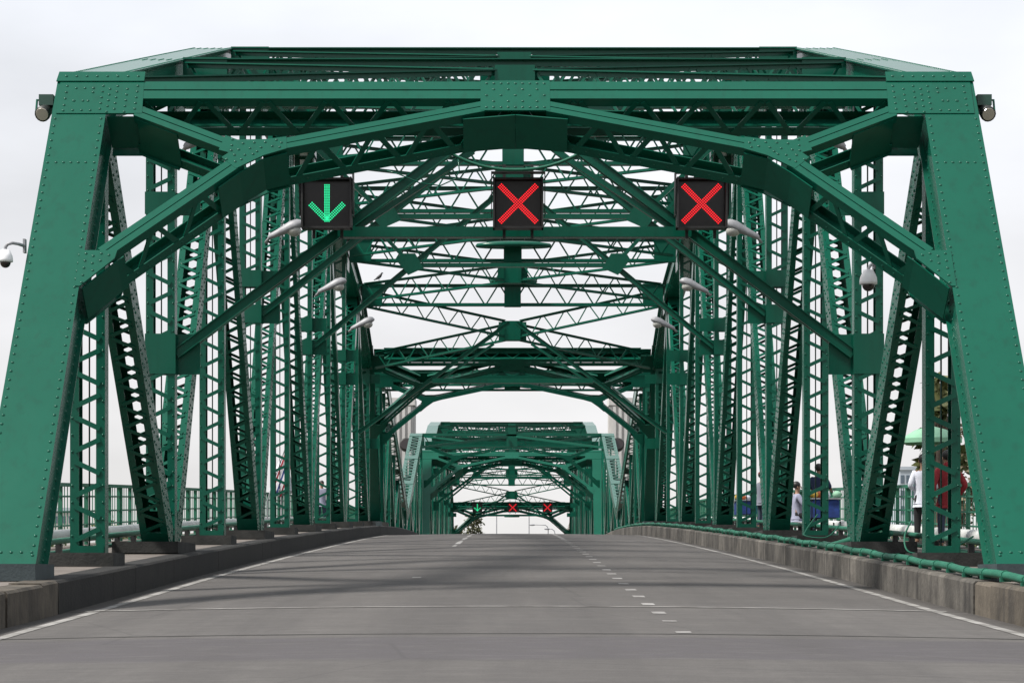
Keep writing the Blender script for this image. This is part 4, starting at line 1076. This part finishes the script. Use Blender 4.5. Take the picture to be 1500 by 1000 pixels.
# vendor cart, umbrellas, flag
def cart(x, y, label, body):
    z = rz(y) + KH
    r = empty('vendor_cart', (x, y, z), label, 'cart')
    mb = MB(); mb.box((x, y, z + .66), (.6, 1.2, .4)); mb.build('tray', body, r)
    mb = MB(); mb.box((x, y, z + .89), (.68, 1.3, .03)); mb.build('counter', 'lampgrey', r)
    for sx in (-1, 1):
        for sy in (-1, 1):
            mb = MB(); mb.tube([(x + sx * .32, y + sy * .55, z + .37), (x + sx * .32, y + sy * .55, z + .1)], .02, 6); mb.build('leg', 'black', r)
            mb = MB(); mb.tube([(x + sx * .32 - .02, y + sy * .55, z + .07), (x + sx * .32 + .02, y + sy * .55, z + .07)], .07, 12); mb.build('wheel', 'black', r)
    for i, m in enumerate(('yellow', 'orange', 'whitecloth', 'greentarp')):
        mb = MB(); mb.ball((x - .27 + i * .18, y - .4 + (i % 3) * .3, z + .99), .11, 1, 1.3, .8, 10, 6); o = mb.build('bundle', m, None, True)
        tag(o, '%s bundle of goods on top of the %s' % ({'yellow': 'yellow', 'orange': 'orange', 'whitecloth': 'white', 'greentarp': 'green'}[m], 'blue cart beside the person in navy' if y < 60 else 'farther cart near the red cap'), 'goods', 'goods on the carts')
cart(7.15, 55.2, 'blue vendor cart with coloured bundles on the right footpath', 'bluetarp')
cart(7.3, 75.0, 'farther vendor cart with blue tray near the person in the red cap', 'bluetarp')
def umbrella(x, y, zt, rad, m, label, fold=False):
    z = rz(y) + KH; r = empty('umbrella', (x, y, z), label, 'umbrella')
    mb = MB(); mb.tube([(x, y, z), (x, y, zt)], .022, 8); mb.build('pole', 'lampgrey', r)
    mb = MB(); n = 8; prof = ((.02, 0), (.5, -.14), (1.0, -.42), (1.0, -.56)) if not fold else ((.02, 0), (.6, -.5), (1, -1.1), (.75, -1.2))
    for q, h in prof:
        for i in range(n): t = 2 * math.pi * (i + .5) / n; mb.v.append((x + rad * q * math.cos(t), y + rad * q * math.sin(t), zt + h * (rad if not fold else 1)))
    for j in range(len(prof) - 1):
        for i in range(n): mb.f.append([j * n + i, (j + 1) * n + i, (j + 1) * n + (i + 1) % n, j * n + (i + 1) % n]); mb.mi.append(0)
    mb.build('canopy', m, r)
    mb = MB()
    for i in range(n): t = 2 * math.pi * (i + .5) / n; mb.tube([(x, y, zt - .05), (x + rad * .98 * math.cos(t), y + rad * .98 * math.sin(t), zt - (.43 * rad if not fold else 1.08))], .008, 4)
    mb.build('ribs', 'black', r)
    mb = MB(); mb.tube([(x, y, z), (x, y, z + .1)], .22, 14); mb.build('base', 'plinth', r)
umbrella(8.12, 46.6, 1.45 + (846 - 623) * 46.6 / 3500, .62, 'greentarp', 'open pale green umbrella above the people on the right footpath')
umbrella(-7.4, 76.5, 1.45 + (846 - 668) * 76.5 / 3500, .42, 'whitecloth', 'folded white umbrella behind the left truss near the striped flag', True)
fx, fy = -7.35, 73.0; z0 = rz(fy) + KH
r = empty('flag', (fx, fy, z0), 'drooping red, white and blue striped flag leaning out from the left truss', 'flag')
p0, p1 = V((fx - .15, fy, z0 + .9)), V((fx + .48, fy, z0 + 2.75))
mb = MB(); mb.tube([p0 - V((0, 0, .9)), p0, p1], .018, 8); mb.build('pole', 'lampgrey', r)
d = (p1 - p0)
for i, m in enumerate(('flagred', 'flagwhite', 'flagblue', 'flagwhite', 'flagred')):
    mb = MB(); pts = []; o0 = .03 + i * .055
    for j in range(9):
        t = 1 - j * .105; c = p0 + d * t
        for q in (0, .06): pts.append(c + V((o0 + q, -.03 + .03 * math.sin(j * 1.3 + i), -.02 - .12 * i * .4 + .02 * math.cos(j + i))))
    mb._add(pts, [(2 * j, 2 * j + 1, 2 * j + 3, 2 * j + 2) for j in range(8)]); mb.build('stripe', m, r, True)

# ------------------------------------------------------------------ trees, far things
def tree(loc, h, cr, m, label, group, seed, n=1400, leaf=.16, droop=0.0, trunk_h=.45):
    rnd = random.Random(seed); x, y, z = loc
    r = empty('tree', loc, label, 'tree', group)
    mb = MB(); b = V((x, y, z)); tp = V((x + rnd.uniform(-.3, .3), y, z + h * trunk_h))
    mb.tube([b, b.lerp(tp, .5) + V((.08, 0, 0)), tp], [h * .028, h * .02, h * .014], 8)
    cl = []
    for i in range(15):
        a = rnd.uniform(0, 6.28); q = rnd.uniform(.25, 1) * cr; c = V((x + q * math.cos(a), y + q * math.sin(a), z + h * (trunk_h + (1 - trunk_h) * rnd.uniform(.15, .95) * (1.05 - .35 * q / cr))))
        cl.append((c, cr * rnd.uniform(.22, .42)))
        mb.tube([tp - V((0, 0, h * .08 * rnd.random())), tp.lerp(c, .55) + V((0, 0, .1)), c], [h * .009, h * .006, .012], 5, cap=False)
    mb.build('trunk', 'bark', r, True)
    mb = MB()
    for i in range(n):
        c, rr = cl[rnd.randrange(len(cl))]
        d = V((rnd.gauss(0, 1), rnd.gauss(0, 1), rnd.gauss(0, .75))).normalized() * rr * rnd.random() ** .45
        p = c + d; a = V((rnd.gauss(0, 1), rnd.gauss(0, 1), rnd.gauss(0, .6) - droop)).normalized(); u = a.orthogonal().normalized(); ls = leaf * rnd.uniform(.6, 1.3)
        w = a.cross(u); u2 = u * math.cos(i) + w * math.sin(i)
        mb._add([p, p + a * ls * .5 + u2 * ls * .26, p + a * ls, p + a * ls * .5 - u2 * ls * .26], [(0, 1, 2, 3)])
    mb.build('crown', m, r, kind='stuff')
def at(px, Y): return (px - 748.5) * Y / 3500 - .06
def zz(py, Y): return 1.45 + (846 - py) * Y / 3500
# right of the bridge, near bank
tree((at(1500, 58) + .9, 58, -4.2), zz(502, 58) + 4.2, 2.2, 'leafdry', 'tall tree with brownish dry foliage right beside the right end post', None, 3, 2200, .22, trunk_h=.5)
tree((at(1372, 62), 62, -7.5), zz(535, 62) + 7.5, .75, 'leafy', 'slim tree with drooping yellow green leaves behind the first right vertical', None, 5, 420, .42, .8, trunk_h=.78)
tree((at(1392, 75), 75, -7.5), zz(598, 75) + 7.5, 1.0, 'leafdry', 'slender tree with sparse brown foliage behind the person in red', None, 8, 600, .26, .3, trunk_h=.7)
# far bank
rnd = random.Random(4)
for i, px in enumerate((85, 150, 205, 262, 318, 372, 470, 1080, 1140, 1215, 1290, 1345, 1400, 1460)):
    Yt = rnd.uniform(238, 262)
    tree((at(px, Yt), Yt, -6.6), zz(rnd.uniform(752, 772), Yt) + 6.6, rnd.uniform(2.6, 3.6), 'leafy' if i % 3 else 'leaf', 'green far-bank tree seen through the %s railing, %s out from the bridge' % ('left' if px < 750 else 'right', ('first', 'second', 'third', 'fourth', 'fifth', 'sixth', 'seventh')[6 - i if i < 7 else i - 7]), 'trees on the far bank', 20 + i, 700, .6, trunk_h=.3)
tree((at(676, 300), 300, -6.5), zz(738, 300) + 6.5, 3.2, 'leafolive', 'larger olive tree at the far end of the road, left of the carriageway', None, 61, 3600, .5, trunk_h=.35)
tree((at(708, 330), 330, -6.5), zz(762, 330) + 6.5, 2.2, 'leaf', 'dark rounded tree at the far end of the road beside the larger olive one', None, 62, 2600, .45, trunk_h=.35)
tree((at(846, 310), 310, -6.5), zz(748, 310) + 6.5, 2.0, 'leafdry', 'thin bare looking tree at the far end of the road on the right', None, 63, 500, .4, trunk_h=.45)
for px, py, lab in ((727.5, 757, 'thin far pole left of the road centre under the distant arch'), (775, 757, 'thin far pole right of the road centre under the distant arch')):
    Yp = 290; mb = MB(); mb.tube([(at(px, Yp), Yp, -6.5), (at(px, Yp), Yp, zz(py - 14, Yp))], [.09, .055], 8); o = mb.build('pole', 'lampgrey'); tag(o, lab, 'pole', 'far poles')
for px, hgt, dx, lab in ((803, 768, -1, 'far street lamp with a long curved arm beyond the arch'), (813, 774, -1, 'smaller far street lamp just right of the curved-arm one')):
    Yp = 300; x = at(px, Yp); zt = zz(hgt, Yp)
    r = empty('far_street_lamp', (x, Yp, -6.5), lab, 'street lamp', 'far street lamps')
    mb = MB(); L_ = 1.7 if px == 803 else .7
    mb.tube([(x, Yp, -6.5), (x, Yp, zt - .6), (x - .1, Yp, zt - .25), (x - .35, Yp, zt - .05), (x - L_, Yp, zt)], .06, 8); mb.build('pole', 'lampgrey', r, True)
    mb = MB(); mb.ball((x - L_ - .3, Yp, zt - .02), .38, 1, .5, .32, 12, 6); mb.build('head', 'lampgrey', r, True)
# a blue-grey block far off on the right
Yb = 420; x0, x1 = at(1318, Yb), at(1350, Yb); z1 = zz(688, Yb)
r = empty('building', ((x0 + x1) / 2, Yb, -6.3), 'distant blue grey block seen between the right truss and the railing', 'building')
mb = MB(); mb.box(((x0 + x1) / 2, Yb + 5, (z1 - 6.3) / 2), (x1 - x0, 10, z1 + 6.3)); mb.build('wall', 'bldg', r)
mb = MB(); mb.box(((x0 + x1) / 2, Yb + 5, z1 + .3), (x1 - x0 + .4, 10.4, .6)); mb.build('roof', 'bldg', r)
for i in range(4):
    for j in range(6):
        mb = MB(); mb.box((x0 + (i + .5) * (x1 - x0) / 4, Yb - .02, z1 - 1.6 - j * 2.7), ((x1 - x0) / 4 - .35, .1, 1.4)); mb.build('window', 'glass', r)
for a, b, h, lab in ((1060, 1100, 745, 'low pale building on the far bank behind the right railing, next to the bridge'), (40, 110, 748, 'low pale building on the far bank behind the left railing')):
    x0, x1 = at(a, 440), at(b, 440); z1 = zz(h, 440)
    r = empty('building', ((x0 + x1) / 2, 440, -6.3), lab, 'building')
    mb = MB(); mb.box(((x0 + x1) / 2, 446, (z1 - 6.3) / 2), (x1 - x0, 12, z1 + 6.3)); mb.build('wall', 'tower', r)
    mb = MB(); mb.box(((x0 + x1) / 2, 446, z1 + .3), (x1 - x0 + .8, 12.8, .6)); mb.build('roof', 'bldg', r)
    for j in range(3):
        for i in range(6):
            mb = MB(); mb.box((x0 + (i + .5) * (x1 - x0) / 6, 439.97, z1 - 1.6 - j * 3), (.9, .1, 1.3)); mb.build('window', 'glass', r)
